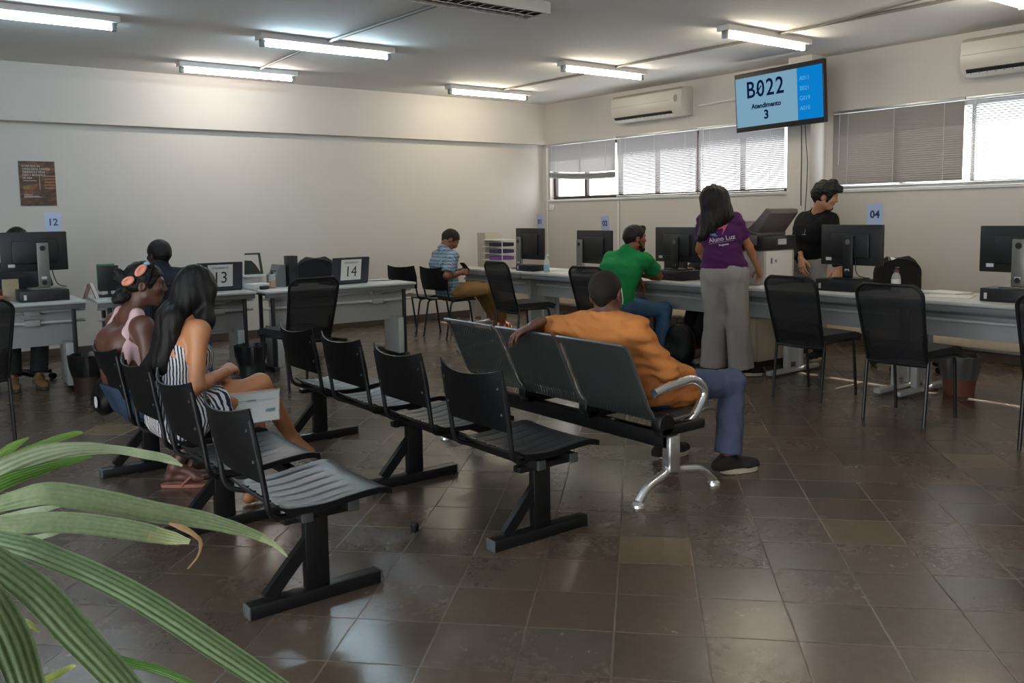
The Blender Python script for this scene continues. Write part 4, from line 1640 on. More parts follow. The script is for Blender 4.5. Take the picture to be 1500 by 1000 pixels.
# ---- man in navy at desk 13
p = Person('man in navy shirt seated at desk 13 with his back to us', dict(
    pelvis=(1.99, 7.17, .53), neck=(2.0, 7.25, 1.00), shR=(2.195, 7.27, .945), shL=(1.815, 7.28, .945),
    elR=(2.29, 7.45, .78), wrR=(2.17, 7.68, .795), elL=(1.74, 7.46, .78), wrL=(1.86, 7.70, .795),
    knR=(2.36, 7.45, .51), knL=(1.82, 7.58, .51), anR=(2.36, 7.42, .083), anL=(1.80, 7.58, .083), ftR=(.3, .95, 0), ftL=(-.1, 1, 0),
    head=(2.005, 7.30, 1.122), face=(-.30, .92, -.08)), '#2d1d17', '#3a211d', 1.0)
p.body([dict(side='R', d=(-.4, .9, .05), n=(0, 0, 1), curl=(.1, .12, .1)), dict(side='L', d=(.3, .9, .05), n=(0, 0, 1), curl=(.1, .12, .1))], .007, .004, feet=False)
p.cap_hair(.010, m_hair_blk, vox=.005, nape=-.05)
m_navys = cloth_mat('navy polo cotton', '#20242f')
p.garment('polo_shirt', p.torso(.015, -.02) + p.arms(.012, .9) + [cone(p.J['neck'] - p.up * .01, p.J['neck'] + p.up * .035, .072, .070, .02), ball(p.J['neck'] + p.up * .06 + p.fw * .02, .062, .008, '-')], m_navys, .008, ((.005, 26, 5),), 'navy polo shirt')
m_jean = cloth_mat('mid blue jeans', '#35506a', .14)
p.garment('jeans', [cone(p.J['pelvis'] + p.hr * .08, p.J['pelvis'] - p.hr * .08, .112, .112, .04)] + p.legs(.012, 1.93, .01), m_jean, .008, ((.004, 28, 8),))
p.shoe('R', m_shoe_d, m_sole_d, .006); p.shoe('L', m_shoe_d, m_sole_d, .006)

# ---- clerk behind monitor 12
p = Person('clerk almost hidden behind monitor 12, only hair and boots showing', dict(
    pelvis=(1.19, 8.80, .535), neck=(1.20, 8.83, 1.03), shR=(1.01, 8.84, .97), shL=(1.39, 8.84, .97),
    elR=(.97, 8.84, .80), wrR=(1.06, 8.63, .805), elL=(1.43, 8.84, .80), wrL=(1.32, 8.63, .805),
    knR=(1.08, 8.42, .50), knL=(1.30, 8.42, .50), anR=(1.06, 8.36, .083), anL=(1.25, 8.33, .083), ftR=(0, -1, 0), ftL=(.1, -1, 0),
    head=(1.225, 8.79, 1.225), face=(0, -.95, -.25)), '#6b4632', '#6a3a30', 1.0)
p.body([dict(side='R', d=(.2, -1, .0), n=(0, 0, 1), curl=(.1, .12, .1)), dict(side='L', d=(-.2, -1, .0), n=(0, 0, 1), curl=(.1, .12, .1))], .009, .0045, feet=False)
p.cap_hair(.018, m_hair_blk, vox=.006)
p.garment('shirt', p.torso(.015, -.02) + p.arms(.012, .9) + [ball(p.J['neck'] + p.up * .04 + p.fw * .02, .060, .01, '-')], mat('dark shirt', '#1b1c20', .85), .010)
p.garment('trousers', [cone(p.J['pelvis'] + p.hr * .08, p.J['pelvis'] - p.hr * .08, .112, .112, .04)] + p.legs(.012, 1.9, .01), mat('black trousers', '#131315', .85), .009)
m_boot = cloth_mat('tan boot suede', '#7d6345')
p.shoe('R', m_boot, m_sole_d, .006); p.shoe('L', m_boot, m_sole_d, .006)

# ---- man in the blue checked shirt looking at his phone
p = Person('man in blue checked shirt and khaki trousers looking down at phone', dict(
    pelvis=(5.60, 8.60, .525), waist=(5.55, 8.60, .67), chest=(5.53, 8.60, .84), neck=(5.545, 8.60, 1.00),
    shR=(5.54, 8.42, .935), shL=(5.575, 8.78, .935), elR=(5.40, 8.33, .725), wrR=(5.66, 8.42, .745),
    elL=(5.66, 8.88, .73), wrL=(5.84, 8.69, .745), hipR=(5.60, 8.51, .525), hipL=(5.60, 8.69, .525),
    knR=(6.07, 8.44, .53), knL=(6.09, 8.72, .53), anR=(6.36, 8.58, .10), anL=(6.46, 8.84, .10), ftR=(.85, .3, -.05), ftL=(.85, .35, -.05),
    head=(5.62, 8.575, 1.125), face=(.72, -.30, -.62)), '#7a4a33', '#6d3a30', 1.0)
p.body([dict(side='R', d=(.85, .15, .05), n=(-.1, -.85, .4), curl=(.5, .7, .4), thumb=(.4, .4)), dict(side='L', d=(.25, -.8, .1), n=(.85, .25, .3), curl=(.5, .7, .4), thumb=(.4, .4))], .0065, .0036, feet=True)
p.cap_hair(.007, m_hair_shaved, vox=.005, nape=-.05)
p.brows(m_beard)
H = p.H
skin_obj('moustache', field_mesh([cone(H(-.026, .080, -.047), H(0, .098, -.042), .006, .008, .008), cone(H(.026, .080, -.047), H(0, .098, -.042), .006, .008, .008)], .003), m_beard, p.root)


def checks(t, cc):
    sp = t.n('ShaderNodeSeparateXYZ'); t.l(t.obj(), sp.inputs[0])
    a = t.math('FRACT', t.math('MULTIPLY', t.math('ADD', sp.outputs[0], sp.outputs[1]), 26.0))
    b = t.math('FRACT', t.math('MULTIPLY', sp.outputs[2], 26.0))
    s_ = t.math('MULTIPLY', t.math('ADD', t.math('LESS_THAN', a, .4), t.math('LESS_THAN', b, .4)), .5)
    return t.mix(s_, '#8b9ca9', '#46586b')


m_check = cloth_mat('blue checked cotton', '#8b9ca9', extra=checks)
p.garment('shirt', p.torso(.017, -.07) + p.arms(.014, .85) + [cone(p.J['neck'] - p.up * .02, p.J['neck'] + p.up * .03, .074, .068, .02), ball(p.J['neck'] + p.up * .055 + p.fw * .03, .058, .008, '-'), halfsp((0, 0, .47), (0, 0, -1))], m_check, .0075, ((.005, 28, 5, (1, 1, 1.6)),), 'short sleeved blue checked shirt')
m_khaki = cloth_mat('khaki cotton', '#7c5f3b')
p.garment('trousers', [cone(p.J['pelvis'] + p.hr * .08, p.J['pelvis'] - p.hr * .08, .112, .112, .04)] + p.legs(.014, 1.90, .012), m_khaki, .0075, ((.005, 28, 8),), 'khaki trousers')
m_sand = cloth_mat('brown sandal leather', '#5b3a2a')
for S_ in 'RL':
    an, d = p.J['an' + S_], nrm(p.J['ft' + S_])
    o_ = A(p.root.location)
    bm = B(); prism(bm, [(-.075, -.03), (.05, -.036), (.14, -.04), (.18, -.02), (.18, .02), (.14, .04), (.05, .036), (-.075, .03)], .02, frame(tuple(A(an[0], an[1], .012) - o_), (d[0], d[1], 0), (-d[1], d[0], 0)), 0, .004)
    sa = obj('sandal', bm, m_sand, p.root)
    bm = B()
    for k in (.06, .115):
        sd = A(-d[1], d[0], 0)
        c_ = A(an[0], an[1], 0) + A(d[0], d[1], 0) * k
        tube(bm, [V(tuple(c_ + sd * .040 + A(0, 0, .03) - o_)), V(tuple(c_ + sd * .028 + A(0, 0, .085 - k * .2) - o_)), V(tuple(c_ + A(0, 0, .10 - k * .22) - o_)), V(tuple(c_ - sd * .028 + A(0, 0, .085 - k * .2) - o_)), V(tuple(c_ - sd * .040 + A(0, 0, .03) - o_))], .008, 8)
    obj('strap', bm, m_sand, sa)

# ---- man in the green polo
p = Person('bearded man in green polo leaning his elbow on a desk', dict(
    pelvis=(5.70, 5.92, .53), waist=(5.70, 5.92, .68), chest=(5.76, 5.92, .86), neck=(5.835, 5.905, 1.035),
    shR=(5.895, 5.73, .965), shL=(5.80, 6.08, .965), elR=(6.17, 5.82, .80), wrR=(6.10, 6.03, .815),
    elL=(6.00, 6.22, .80), wrL=(6.10, 6.02, .775), hipR=(5.72, 5.83, .53), hipL=(5.72, 6.01, .53),
    knR=(6.12, 5.70, .49), knL=(6.14, 6.02, .52), anR=(6.02, 5.62, .09), anL=(6.10, 6.05, .085), ftR=(.9, -.3, 0), ftL=(1, 0, 0),
    head=(5.925, 5.885, 1.165), face=(.90, -.32, -.05)), '#7d4d35', '#713f33', 1.0)
p.body([dict(side='R', d=(-.35, .85, .1), n=(.5, .3, .8), curl=(.4, .6, .4)), dict(side='L', d=(.05, -.35, -.9), n=(.9, .1, 0), curl=(.15, .2, .2))], .006, .0036, feet=False)
p.cap_hair(.011, m_hair_brown, vox=.005, nape=-.055, extra=[ball(p.H(0, .075, .095), .030, .03)])
p.brows(m_beard)
H = p.H
pr = [cone(H(sx * .066, .012, -.035), H(sx * .052, .030, -.075), .014, .018, .015) for sx in (-1, 1)] + [cone(H(sx * .052, .030, -.075), H(sx * .016, .072, -.102), .018, .021, .015) for sx in (-1, 1)] + \
     [cone(H(-.016, .074, -.100), H(.016, .074, -.100), .022, .022, .01), cone(H(-.026, .080, -.045), H(.026, .080, -.045), .0085, .0085, .008), cone(H(.030, .078, -.05), H(.026, .076, -.085), .008, .010, .01), cone(H(-.030, .078, -.05), H(-.026, .076, -.085), .008, .010, .01)]
skin_obj('beard', field_mesh(pr, .003, ((.0015, 200, 3),)), m_beard, p.root)
m_green = cloth_mat('green polo cotton', '#1c7a41')
p.garment('polo_shirt', p.torso(.017, -.05) + p.arms(.016, .60) + [cone(p.J['neck'] - p.up * .03, p.J['neck'] + p.up * .014, .072, .070, .012), ball(p.J['neck'] + p.up * .050 + p.fw * .02, .062, .006, '-'), halfsp((0, 0, .48), (0, 0, -1))], m_green, .006, ((.003, 22, 5, (1, 1, 1.8)), (.0015, 60, 2)), 'green polo shirt')
p.garment('jeans', [cone(p.J['pelvis'] + p.hr * .08, p.J['pelvis'] - p.hr * .08, .112, .112, .04)] + p.legs(.013, 1.92, .012), m_jean, .007, ((.004, 28, 8),), 'mid blue jeans')
m_tan = cloth_mat('brown shoe leather', '#5e412c')
p.shoe('R', m_tan, m_sole_d, .0055); p.shoe('L', m_tan, m_sole_d, .0055)

# ---- standing woman in the purple shirt
p = Person('woman standing with her back to us, purple printed T-shirt, grey wide trousers', dict(
    pelvis=(5.885, 4.80, .90), waist=(5.87, 4.805, 1.04), chest=(5.86, 4.815, 1.21), neck=(5.865, 4.83, 1.37),
    shR=(5.938, 4.735, 1.325), shL=(5.815, 4.960, 1.325), elR=(6.075, 4.695, 1.10), wrR=(6.27, 4.745, .90),
    elL=(5.90, 5.08, 1.08), wrL=(6.07, 5.08, .88), hipR=(5.93, 4.71, .87), hipL=(5.845, 4.885, .87),
    knR=(5.985, 4.735, .48), knL=(5.93, 4.93, .48), anR=(6.035, 4.73, .083), anL=(5.955, 4.97, .083), ftR=(.75, -.62, 0), ftL=(.9, .3, 0),
    head=(5.80, 4.845, 1.488), face=(.78, .55, -.32)), '#a8714e', '#8f5547', .95, True)
p.body([dict(side='R', d=(.55, .25, -.75), n=(.75, -.3, .55), curl=((.25, .3, .2), (.5, .7, .4), (.6, .8, .4), (.7, .8, .4)), thumb=(.5, .4)), dict(side='L', d=(.45, -.2, -.85), n=(.3, .9, .1))], .006, .0034, feet=False)
H = p.H
nk = p.J['neck']
bx = -p.fw
pr = [ell(H(0, -.012, .032), (p.hx, p.hf, p.hu), A(.094, .112, .104) * .95, .02),
      cone(H(-.035, -.04, .02), nk + bx * .075 - p.r * .075 - A(0, 0, .03), .082, .072, .06), cone(H(.045, -.035, .02), nk + bx * .075 + p.r * .035, .080, .068, .06),
      cone(nk + bx * .075 - p.r * .075 - A(0, 0, .03), nk + bx * .115 - p.r * .115 - A(0, 0, .16), .070, .05, .05), cone(nk + bx * .08 + p.r * .03, nk + bx * .105 - p.r * .03 - A(0, 0, .12), .066, .035, .05),
      cone(nk - p.r * .10 - A(0, 0, .02), nk - p.r * .15 + bx * .03 - A(0, 0, .19), .055, .035, .04), cone(H(.08, -.01, .0), nk + p.r * .095 + bx * .03 - A(0, 0, .0), .04, .028, .04),
      ell(H(0, .135, -.06), (p.hx, p.hf, p.hu), A(.062, .085, .115), .012, '-')]
skin_obj('hair', field_mesh(pr, .0055, ((.005, 60, 4, (1, 1, .08)), (.0025, 150, 7, (1, 1, .1)))), m_hair_brown, p.root, label='long dark brown hair')
m_purple = cloth_mat('purple cotton', '#4c2352')
shirt = p.garment('t_shirt', p.torso(.016, .03) + p.arms(.013, .62) + [ball(nk + p.up * .035 + p.fw * .02, .055, .01, '-'), halfsp(p.J['pelvis'] + A(0, 0, .035), A(0, 0, -1))], m_purple, .006, ((.005, 28, 5, (1, 1, 1.6)), (.002, 70, 2)), 'purple T-shirt with printed back')
m_greyt = cloth_mat('grey flannel', '#96918d', .05)
tr_ = [cone(p.J['pelvis'] + p.hr * .075, p.J['pelvis'] - p.hr * .075, .118, .118, .04), cone(p.J['pelvis'] + p.hr * .05 + A(0, 0, .07), p.J['pelvis'] - p.hr * .05 + A(0, 0, .07), .092, .092, .04)]
for S_ in 'RL':
    hp, kn, an = p.J['hip' + S_], p.J['kn' + S_], p.J['an' + S_]
    tr_ += [cone(hp, kn, .102, .094, .035), cone(kn, an + A(0, 0, -.012), .094, .110, .03, flat=True)]
p.garment('trousers', tr_ + [halfsp(p.J['pelvis'] + A(0, 0, .125), A(0, 0, 1))], m_greyt, .0075, ((.006, 20, 8, (1.6, 1.6, .35)), (.003, 45, 3, (1, 1, .5))), 'wide grey trousers')
m_snk = cloth_mat('black sneaker canvas', '#1d1c1c')
p.shoe('R', m_snk, m_sole, .005); p.shoe('L', m_snk, m_sole, .005)
# printed words and swooshes on the back of the shirt, laid onto the cloth
dg = bpy.context.evaluated_depsgraph_get()
bv = BVHTree.FromObject(shirt, dg)
org = A(p.root.location)
bx_ = nrm(p.r * 1.0 + A(0, 0, .16))
bz_ = nrm(p.up - bx_ * (p.up @ bx_))
ctr = p.J['chest'] - p.fw * .25 - p.r * .005 + A(0, 0, .0)


def on_back(name, me_or_poly, cx, cz, m, size=None):
    """lay flat artwork (x to her right seen from behind, y up) on the shirt back"""
    if isinstance(me_or_poly, str):
        me = text_mesh(me_or_poly, size, ext=0.0, bold=.0008)
    else:
        bm = B(); vs = [bm.verts.new((x, y, 0)) for x, y in me_or_poly]; bm.faces.new(vs)
        bmesh.ops.triangulate(bm, faces=bm.faces[:])
        bmesh.ops.subdivide_edges(bm, edges=bm.edges[:], cuts=3, use_grid_fill=True)
        me = bpy.data.meshes.new(name); bm.to_mesh(me); bm.free()
    for v in me.vertices:
        w = ctr + bx_ * (cx + v.co.x) + bz_ * (cz + v.co.y) - org
        hit = bv.ray_cast(V(tuple(w)), V(tuple(p.fw)))
        v.co = (hit[0] - V(tuple(p.fw)) * .003) if hit[0] is not None else V(tuple(w + p.fw * .13))
    me.materials.clear(); me.materials.append(m)
    o = bpy.data.objects.new(name, me); C.objects.link(o); o.parent = shirt
    return o


m_print = mat('white print', '#c9bfd0', .6)
on_back('lettering', 'Aluno Luz', .025, -.035, m_print, .052)
on_back('lettering', 'Programa', .035, -.085, m_print, .020)
on_back('print_rule', [(-.11, -.012), (.10, -.012), (.10, -.010), (-.11, -.010)], .02, -.05, m_print)
on_back('print_swoosh', [(.01, .045), (.05, .10), (.085, .165), (.055, .135), (.02, .125), (-.015, .105), (.025, .105), (.030, .09)], .02, -.055, mat('pink print', '#c0607f', .6))
on_back('print_swoosh', [(-.02, .045), (-.06, .055), (-.115, .085), (-.085, .095), (-.095, .115), (-.05, .085)], .02, -.055, mat('blue print', '#4b86b5', .6))

# ---- man in black behind desk 04
p = Person('young man in black long sleeves standing behind desk 04', dict(
    pelvis=(7.25, 4.92, .93), waist=(7.24, 4.90, 1.06), chest=(7.20, 4.84, 1.22), neck=(7.14, 4.745, 1.385),
    shR=(7.225, 4.945, 1.315), shL=(7.09, 4.585, 1.305), elR=(7.25, 5.065, 1.04), wrR=(7.07, 4.875, .955),
    elL=(7.03, 4.50, 1.04), wrL=(6.99, 4.43, .885), hipR=(7.26, 5.01, .90), hipL=(7.23, 4.83, .90),
    knR=(7.24, 5.02, .50), knL=(7.22, 4.80, .50), anR=(7.27, 5.03, .083), anL=(7.25, 4.79, .083), ftR=(-1, .1, 0), ftL=(-1, -.1, 0),
    head=(7.065, 4.625, 1.53), face=(.48, -.80, -.30)), '#b28063', '#9a5a4c', 1.0)
p.body([dict(side='R', d=(-.35, -.35, -.85), n=(-.75, .3, .4), curl=(.25, .35, .25)), dict(side='L', d=(-.3, .1, -.9), n=(-.7, -.5, .1), curl=(.3, .4, .3))], .006, .0034, feet=False)
H = p.H
p.cap_hair(.022, m_hair_blk, vox=.005, face_r=.085, nape=-.055, wobs=((.006, 60, 4), (.003, 140, 2)), extra=[ball(H(0, .090, .092), .034, .03), ball(H(.03, .095, .075), .024, .02), ball(H(-.03, .095, .075), .024, .02), ball(H(0, .03, .125), .04, .04)], label='tousled black hair with a fringe')
p.brows(m_hair_blk)
skin_obj('beard', field_mesh([cone(H(-.018, .078, -.104), H(.018, .078, -.104), .014, .014, .01), cone(H(0, .086, -.086), H(0, .088, -.098), .008, .010, .01)], .003), m_beard, p.root, label='small goatee')
m_black = cloth_mat('black jersey', '#0e0f12')
p.garment('sweatshirt', p.torso(.020, -.02) + p.arms(.016, 1.93) + [ball(p.J['neck'] + p.up * .045 + p.fw * .03, .062, .01, '-'), halfsp(p.J['pelvis'] - A(0, 0, .03), A(0, 0, -1))], m_black, .007, ((.006, 24, 5), (.002, 60, 2)), 'black long sleeved top')
p.garment('trousers', [cone(p.J['pelvis'] + p.hr * .08, p.J['pelvis'] - p.hr * .08, .115, .115, .04)] + p.legs(.016, 1.95, .02), m_greyt, .009, ((.004, 28, 8),), 'grey trousers')
p.shoe('R', m_snk, m_sole, .007); p.shoe('L', m_snk, m_sole, .007)
bvj = BVHTree.FromObject([o for o in p.root.children if o.name.startswith('sweatshirt')][0], bpy.context.evaluated_depsgraph_get())
sw = [o for o in p.root.children if o.name.startswith('sweatshirt')][0]
bm = B(); org = A(p.root.location)
for a, b in (((.06, .03), (.06, -.035)), ((.035, -.03), (.085, -.03))):
    pts = []
    for k in range(6):
        q = p.J['chest'] - p.r * (a[0] + (b[0] - a[0]) * k / 5) + p.up * (a[1] + (b[1] - a[1]) * k / 5) + p.fw * .3 - org
        h = bvj.ray_cast(V(tuple(q)), V(tuple(-p.fw)))
        if h[0] is not None:
            pts.append(h[0])
    if len(pts) > 1:
        tube(bm, pts, .003, 5)
obj('chest_emblem', bm, mat('grey print', '#8f9299', .6), sw)

# ---- clerk hidden behind the middle monitor
p = Person('clerk hidden behind the middle desk, black trousers and pale shoes showing below', dict(
    pelvis=(7.13, 5.90, .535), neck=(7.08, 5.90, 1.00), shR=(7.09, 6.08, .945), shL=(7.09, 5.72, .945),
    elR=(7.0, 6.12, .79), wrR=(6.82, 6.02, .80), elL=(7.0, 5.68, .79), wrL=(6.82, 5.76, .80),
    knR=(6.73, 5.86, .475), knL=(6.71, 5.68, .475), anR=(6.45, 5.74, .085), anL=(6.41, 5.55, .085), ftR=(-.95, -.25, 0), ftL=(-.95, -.25, 0),
    head=(7.04, 5.90, 1.115), face=(-.95, 0, -.2)), '#8a5a40', '#7a4438', .97)
p.body([dict(side='R', d=(-1, -.2, .05), n=(0, 0, 1), curl=(.1, .12, .1)), dict(side='L', d=(-1, .2, .05), n=(0, 0, 1), curl=(.1, .12, .1))], .009, .0045, feet=False)
p.cap_hair(.014, m_hair_blk, vox=.006)
p.garment('shirt', p.torso(.015, -.02) + p.arms(.012, .9) + [ball(p.J['neck'] + p.up * .04 + p.fw * .02, .060, .01, '-')], MATS['dark shirt'], .010)
p.garment('trousers', [cone(p.J['pelvis'] + p.hr * .08, p.J['pelvis'] - p.hr * .08, .112, .112, .04)] + p.legs(.013, 1.93, .014), MATS['black trousers'], .009)
m_pale = cloth_mat('pale canvas', '#a79f8f')
p.shoe('R', m_pale, m_sole, .006); p.shoe('L', m_pale, m_sole, .006)

# ================================================================== equipment on desks and walls
m_mon = mat('monitor black', '#111214', .45, var=.04)
m_grst = mat('silver grey stand', '#74726e', .4, .4, var=.03)
m_white = mat('white plastic', '#cfcecb', .4, var=.02)
m_paper = mat('white paper', '#d9d8d4', .8, var=.02)
m_ink = mat('dark blue ink', '#1c2b55', .7)
m_inkk = mat('black ink', '#1a1a1e', .7)
m_stick = mat('white sticker', '#c4c4c4', .5)
m_cable = mat('black cable', '#0c0c0d', .5)


def card(label, num, loc, rz, w=.125, h=.165, lean=0.0, ink=None, group='desk number cards'):
    """upright number card; its printed face looks along local -y"""
    r = thing('number_card', label, 'number card', loc, rz, group)
    bm = B(); box(bm, (-w / 2, -.002, 0), (w / 2, .002, h), .001); o = obj('sheet', bm, mat('pale blue card', '#a9b6cf', .6, var=.02), r, smooth=False)
    text('numeral', num, h * .50, frame((0, -.0032, h * .47), (1, 0, 0), (0, 0, 1)), ink or m_ink, o, bold=.0022)
    if lean:
        r.rotation_euler = (0, lean, rz)
    return r


def monitor(label, loc, rz, zb, grey=False, w=.54, h=.325, ns=0.0):
    """local -y = the back of the screen (what the waiting room sees); zb = height of the lower edge above the base"""
    r = thing('monitor', label, 'monitor', loc, rz, 'computer monitors')
    bm = B(); box(bm, (-w / 2, -.018, zb), (w / 2, .018, zb + h), .008); sc_ = obj('casing', bm, m_mon, r)
    bm = B(); box(bm, (-.17, -.040, zb + .06), (.17, -.017, zb + h - .07), .014); obj('rear_bulge', bm, m_mon, sc_)
    bm = B(); box(bm, (-w / 2 + .012, .0175, zb + .014), (w / 2 - .012, .0195, zb + h - .012), 0); obj('screen', bm, mat('screen glass', '#1d2530', .15), sc_, smooth=False)
    bm = B(); box(bm, (-w / 2 + .05, -.0195, zb + .035), (-w / 2 + .10, -.0175, zb + .06)); obj('sticker', bm, m_stick, sc_, smooth=False)
    ms = m_grst if grey else m_mon
    bm = B(); box(bm, (ns - .045, -.062, .012), (ns + .045, -.040, zb + h * .72), .008); nk_ = obj('stand', bm, ms, r)
    bm = B(); tube(bm, [(ns, -.0625, zb + h * .58), (ns, -.0640, zb + h * .58)], .022, 20); obj('round_emblem', bm, m_steel if grey else m_grst, nk_)
    bm = B(); box(bm, (ns - .020, -.0640, zb * .55), (ns + .020, -.0615, zb * .55 + .022)); obj('sticker', bm, m_stick, nk_, smooth=False)
    bm = B(); tube(bm, [(ns, -.0625, .055), (ns, -.0645, .055)], .020, 16); obj('cable_hole', bm, m_cable, nk_)
    bm = B(); prism(bm, rrect(.24, .19, .03), .012, Matrix.Translation((ns, .0, 0)), 0, .003); obj('base', bm, ms, r)
    bm = B(); tube(bm, smooth_path([(ns + .05, -.022, zb + .10), (ns + .075, -.06, zb * .6), (ns + .10, -.06, .03), (ns + .17, -.03, .012)], .05), .004, 6); obj('cable', bm, m_cable, r)
    return r


def desk_pc(label, loc, rz, w=.34, d=.29, h=.093):
    r = thing('desktop_computer', label, 'computer', loc, rz, 'small desktop computers under the monitors')
    bm = B(); box(bm, (-w / 2, -d / 2, 0), (w / 2, d / 2, h), .006); o = obj('case', bm, m_mon, r)
    bm = B(); box(bm, (-w / 2 + .03, -d / 2 - .0015, .018), (-w / 2 + .05, -d / 2 + .001, .06)); obj('sticker', bm, m_stick, r, smooth=False)
    bm = B()
    for k in range(4):
        box(bm, (.0 + k * .03, -d / 2 - .002, .02), (.02 + k * .03, -d / 2 + .001, .032))
    obj('ports', bm, m_dark, r, smooth=False)
    return r


def sheet_of_paper(label, loc, rz, w=.21, h=.297, t=.004, name='paper', group='loose papers on the desks'):
    bm = B(); box(bm, (-w / 2, -h / 2, 0), (w / 2, h / 2, t), .0008)
    bm2 = obj(name, bm, m_paper, None, smooth=False, loc=loc, rz=rz)
    return tag(bm2, label, 'paper', group)


def keyboard(label, loc, rz):
    r = thing('keyboard', label, 'keyboard', loc, rz, 'keyboards on the desks')
    bm = B(); box(bm, (-.22, -.065, 0), (.22, .065, .018), .005); obj('base', bm, m_mon, r)
    bm = B()
    for j in range(5):
        for i in range(15):
            box(bm, (-.208 + i * .0278, -.054 + j * .0218, .016), (-.208 + i * .0278 + .024, -.054 + j * .0218 + .018, .024))
    obj('keys', bm, m_dark, r, smooth=False)
    return r


def pump_bottle(label, loc, body, liquid, h=.17, cap=None, group=None, lab=False):
    r = thing('pump_bottle', label, 'bottle', loc, 0, group)
    bm = B(); lathe(bm, [(0, 0), (.030, 0), (.034, .006), (.034, h * .62), (.026, h * .74), (.013, h * .80), (.013, h * .84), (0, h * .84)], 20); obj('bottle', bm, body, r)
    bm = B(); lathe(bm, [(0, .004), (.031, .004), (.031, h * .45), (0, h * .45)], 20); obj('liquid', bm, liquid, r)
    bm = B(); lathe(bm, [(0, h * .82), (.017, h * .82), (.017, h * .90), (.006, h * .91), (.006, h), (0, h)], 14)
    bar(bm, (-.008, 0, h), (.040, 0, h - .004), .014, .010, 0, bev=.003)
    obj('pump', bm, cap or m_white, r)
    if lab:
        bm = B(); lathe(bm, [(.0345, h * .12), (.0348, h * .13), (.0348, h * .52), (.0345, h * .53)], 20); obj('bottle_label', bm, m_paper, r)
    return r


def bin_(label, loc, r0, r1, h, m, liner=None):
    r = thing('waste_bin', label, 'waste bin', loc, 0, 'waste bins on the floor')
    bm = B(); lathe(bm, [(0, 0), (r0, 0), (r1, h), (r1 + .006, h), (r1 + .006, h - .012), (r1 - .004, h - .012), (r0 - .005, .006), (0, .006)], 28); obj('bucket', bm, m, r)
    if liner:
        v = []
        bm = B()
        n = 36
        rings = []
        for zz, rr, am in ((h - .16, r0 + (r1 - r0) * (1 - .16 / h) + .004, .002), (h - .08, r1 + .004, .006), (h + .012, r1 + .010, .006), (h + .016, r1 - .002, .005), (h - .08, r1 - .02, .004), (h - .16, r0 * .9, .004), (h - .165, 0.001, 0)):
            rings.append([bm.verts.new((math.cos(2 * PI * k / n) * (rr + am * math.sin(k * 2.7)), math.sin(2 * PI * k / n) * (rr + am * math.sin(k * 2.7)), zz + am * math.cos(k * 1.9))) for k in range(n)])
        for a, b in zip(rings[:-1], rings[1:]):
            for k in range(n):
                bm.faces.new((a[k], a[(k + 1) % n], b[(k + 1) % n], b[k]))
        obj('bin_liner', bm, liner, r)
    return r


tgl = NT('clear plastic')
pr = tgl.n('ShaderNodeBsdfPrincipled')
pr.inputs['Base Color'].default_value = (.9, .95, .95, 1); pr.inputs['Roughness'].default_value = .08
tr = tgl.n('ShaderNodeBsdfTransparent'); mx = tgl.n('ShaderNodeMixShader'); mx.inputs[0].default_value = .25
tgl.l(tr.outputs[0], mx.inputs[1]); tgl.l(pr.outputs[0], mx.inputs[2]); tgl.l(mx.outputs[0], tgl.out.inputs['Surface'])
m_clear = tgl.m

ZD, ZL = .7505, .7455
RW = -PI / 2                                                # window-side items: their "back" (-y) looks to -x
# window side monitors, with the small computers below them
desk_pc('small black computer under monitor 04', (6.47, 4.05, ZD), RW)
monitor('black monitor under the number 04 card', (6.47, 3.99, ZD + .0935), RW, .112)
card('pale card reading 04 standing on a monitor', '04', (6.45, 3.785, ZD + .0935 + .112 + .326), RW, .135, .165)
desk_pc('black computer under the monitor at the window-side frame edge', (6.47, 2.72, ZD), RW, .38)
monitor('black monitor with grey stand cut by the window-side frame edge', (6.47, 2.70, ZD + .0935), RW, .105, True, .56)
desk_pc('small black computer under the middle monitor beside the green shirted man', (6.45, 5.86, ZD), RW, .42)
monitor('black monitor partly hidden by the standing woman', (6.47, 5.84, ZD + .0935), RW, .075, False, .58, .34)
monitor('black monitor with grey stand, number 02 card on top', (6.50, 7.07, ZD), RW, .11, True, .55, .36, -.19)
card('pale card reading 02 leaning on a monitor', '02', (6.50, 6.90, ZD + .11 + .361), RW, .125, .155, -.06)
monitor('black far monitor with grey stand, number 01 card on top', (6.52, 8.22, ZD), RW, .12, True, .52, .37, -.16)
card('pale card reading 01 standing on the far monitor', '01', (6.52, 8.03, ZD + .12 + .371), RW, .11, .155)
keyboard('black keyboard behind monitor 04', (6.74, 3.98, ZD), RW)
keyboard('black keyboard behind the middle monitor', (6.74, 5.80, ZD), RW)
desk_pc('black ported device lying before the far monitor 01', (6.36, 8.02, ZD), RW, .30, .20, .07)
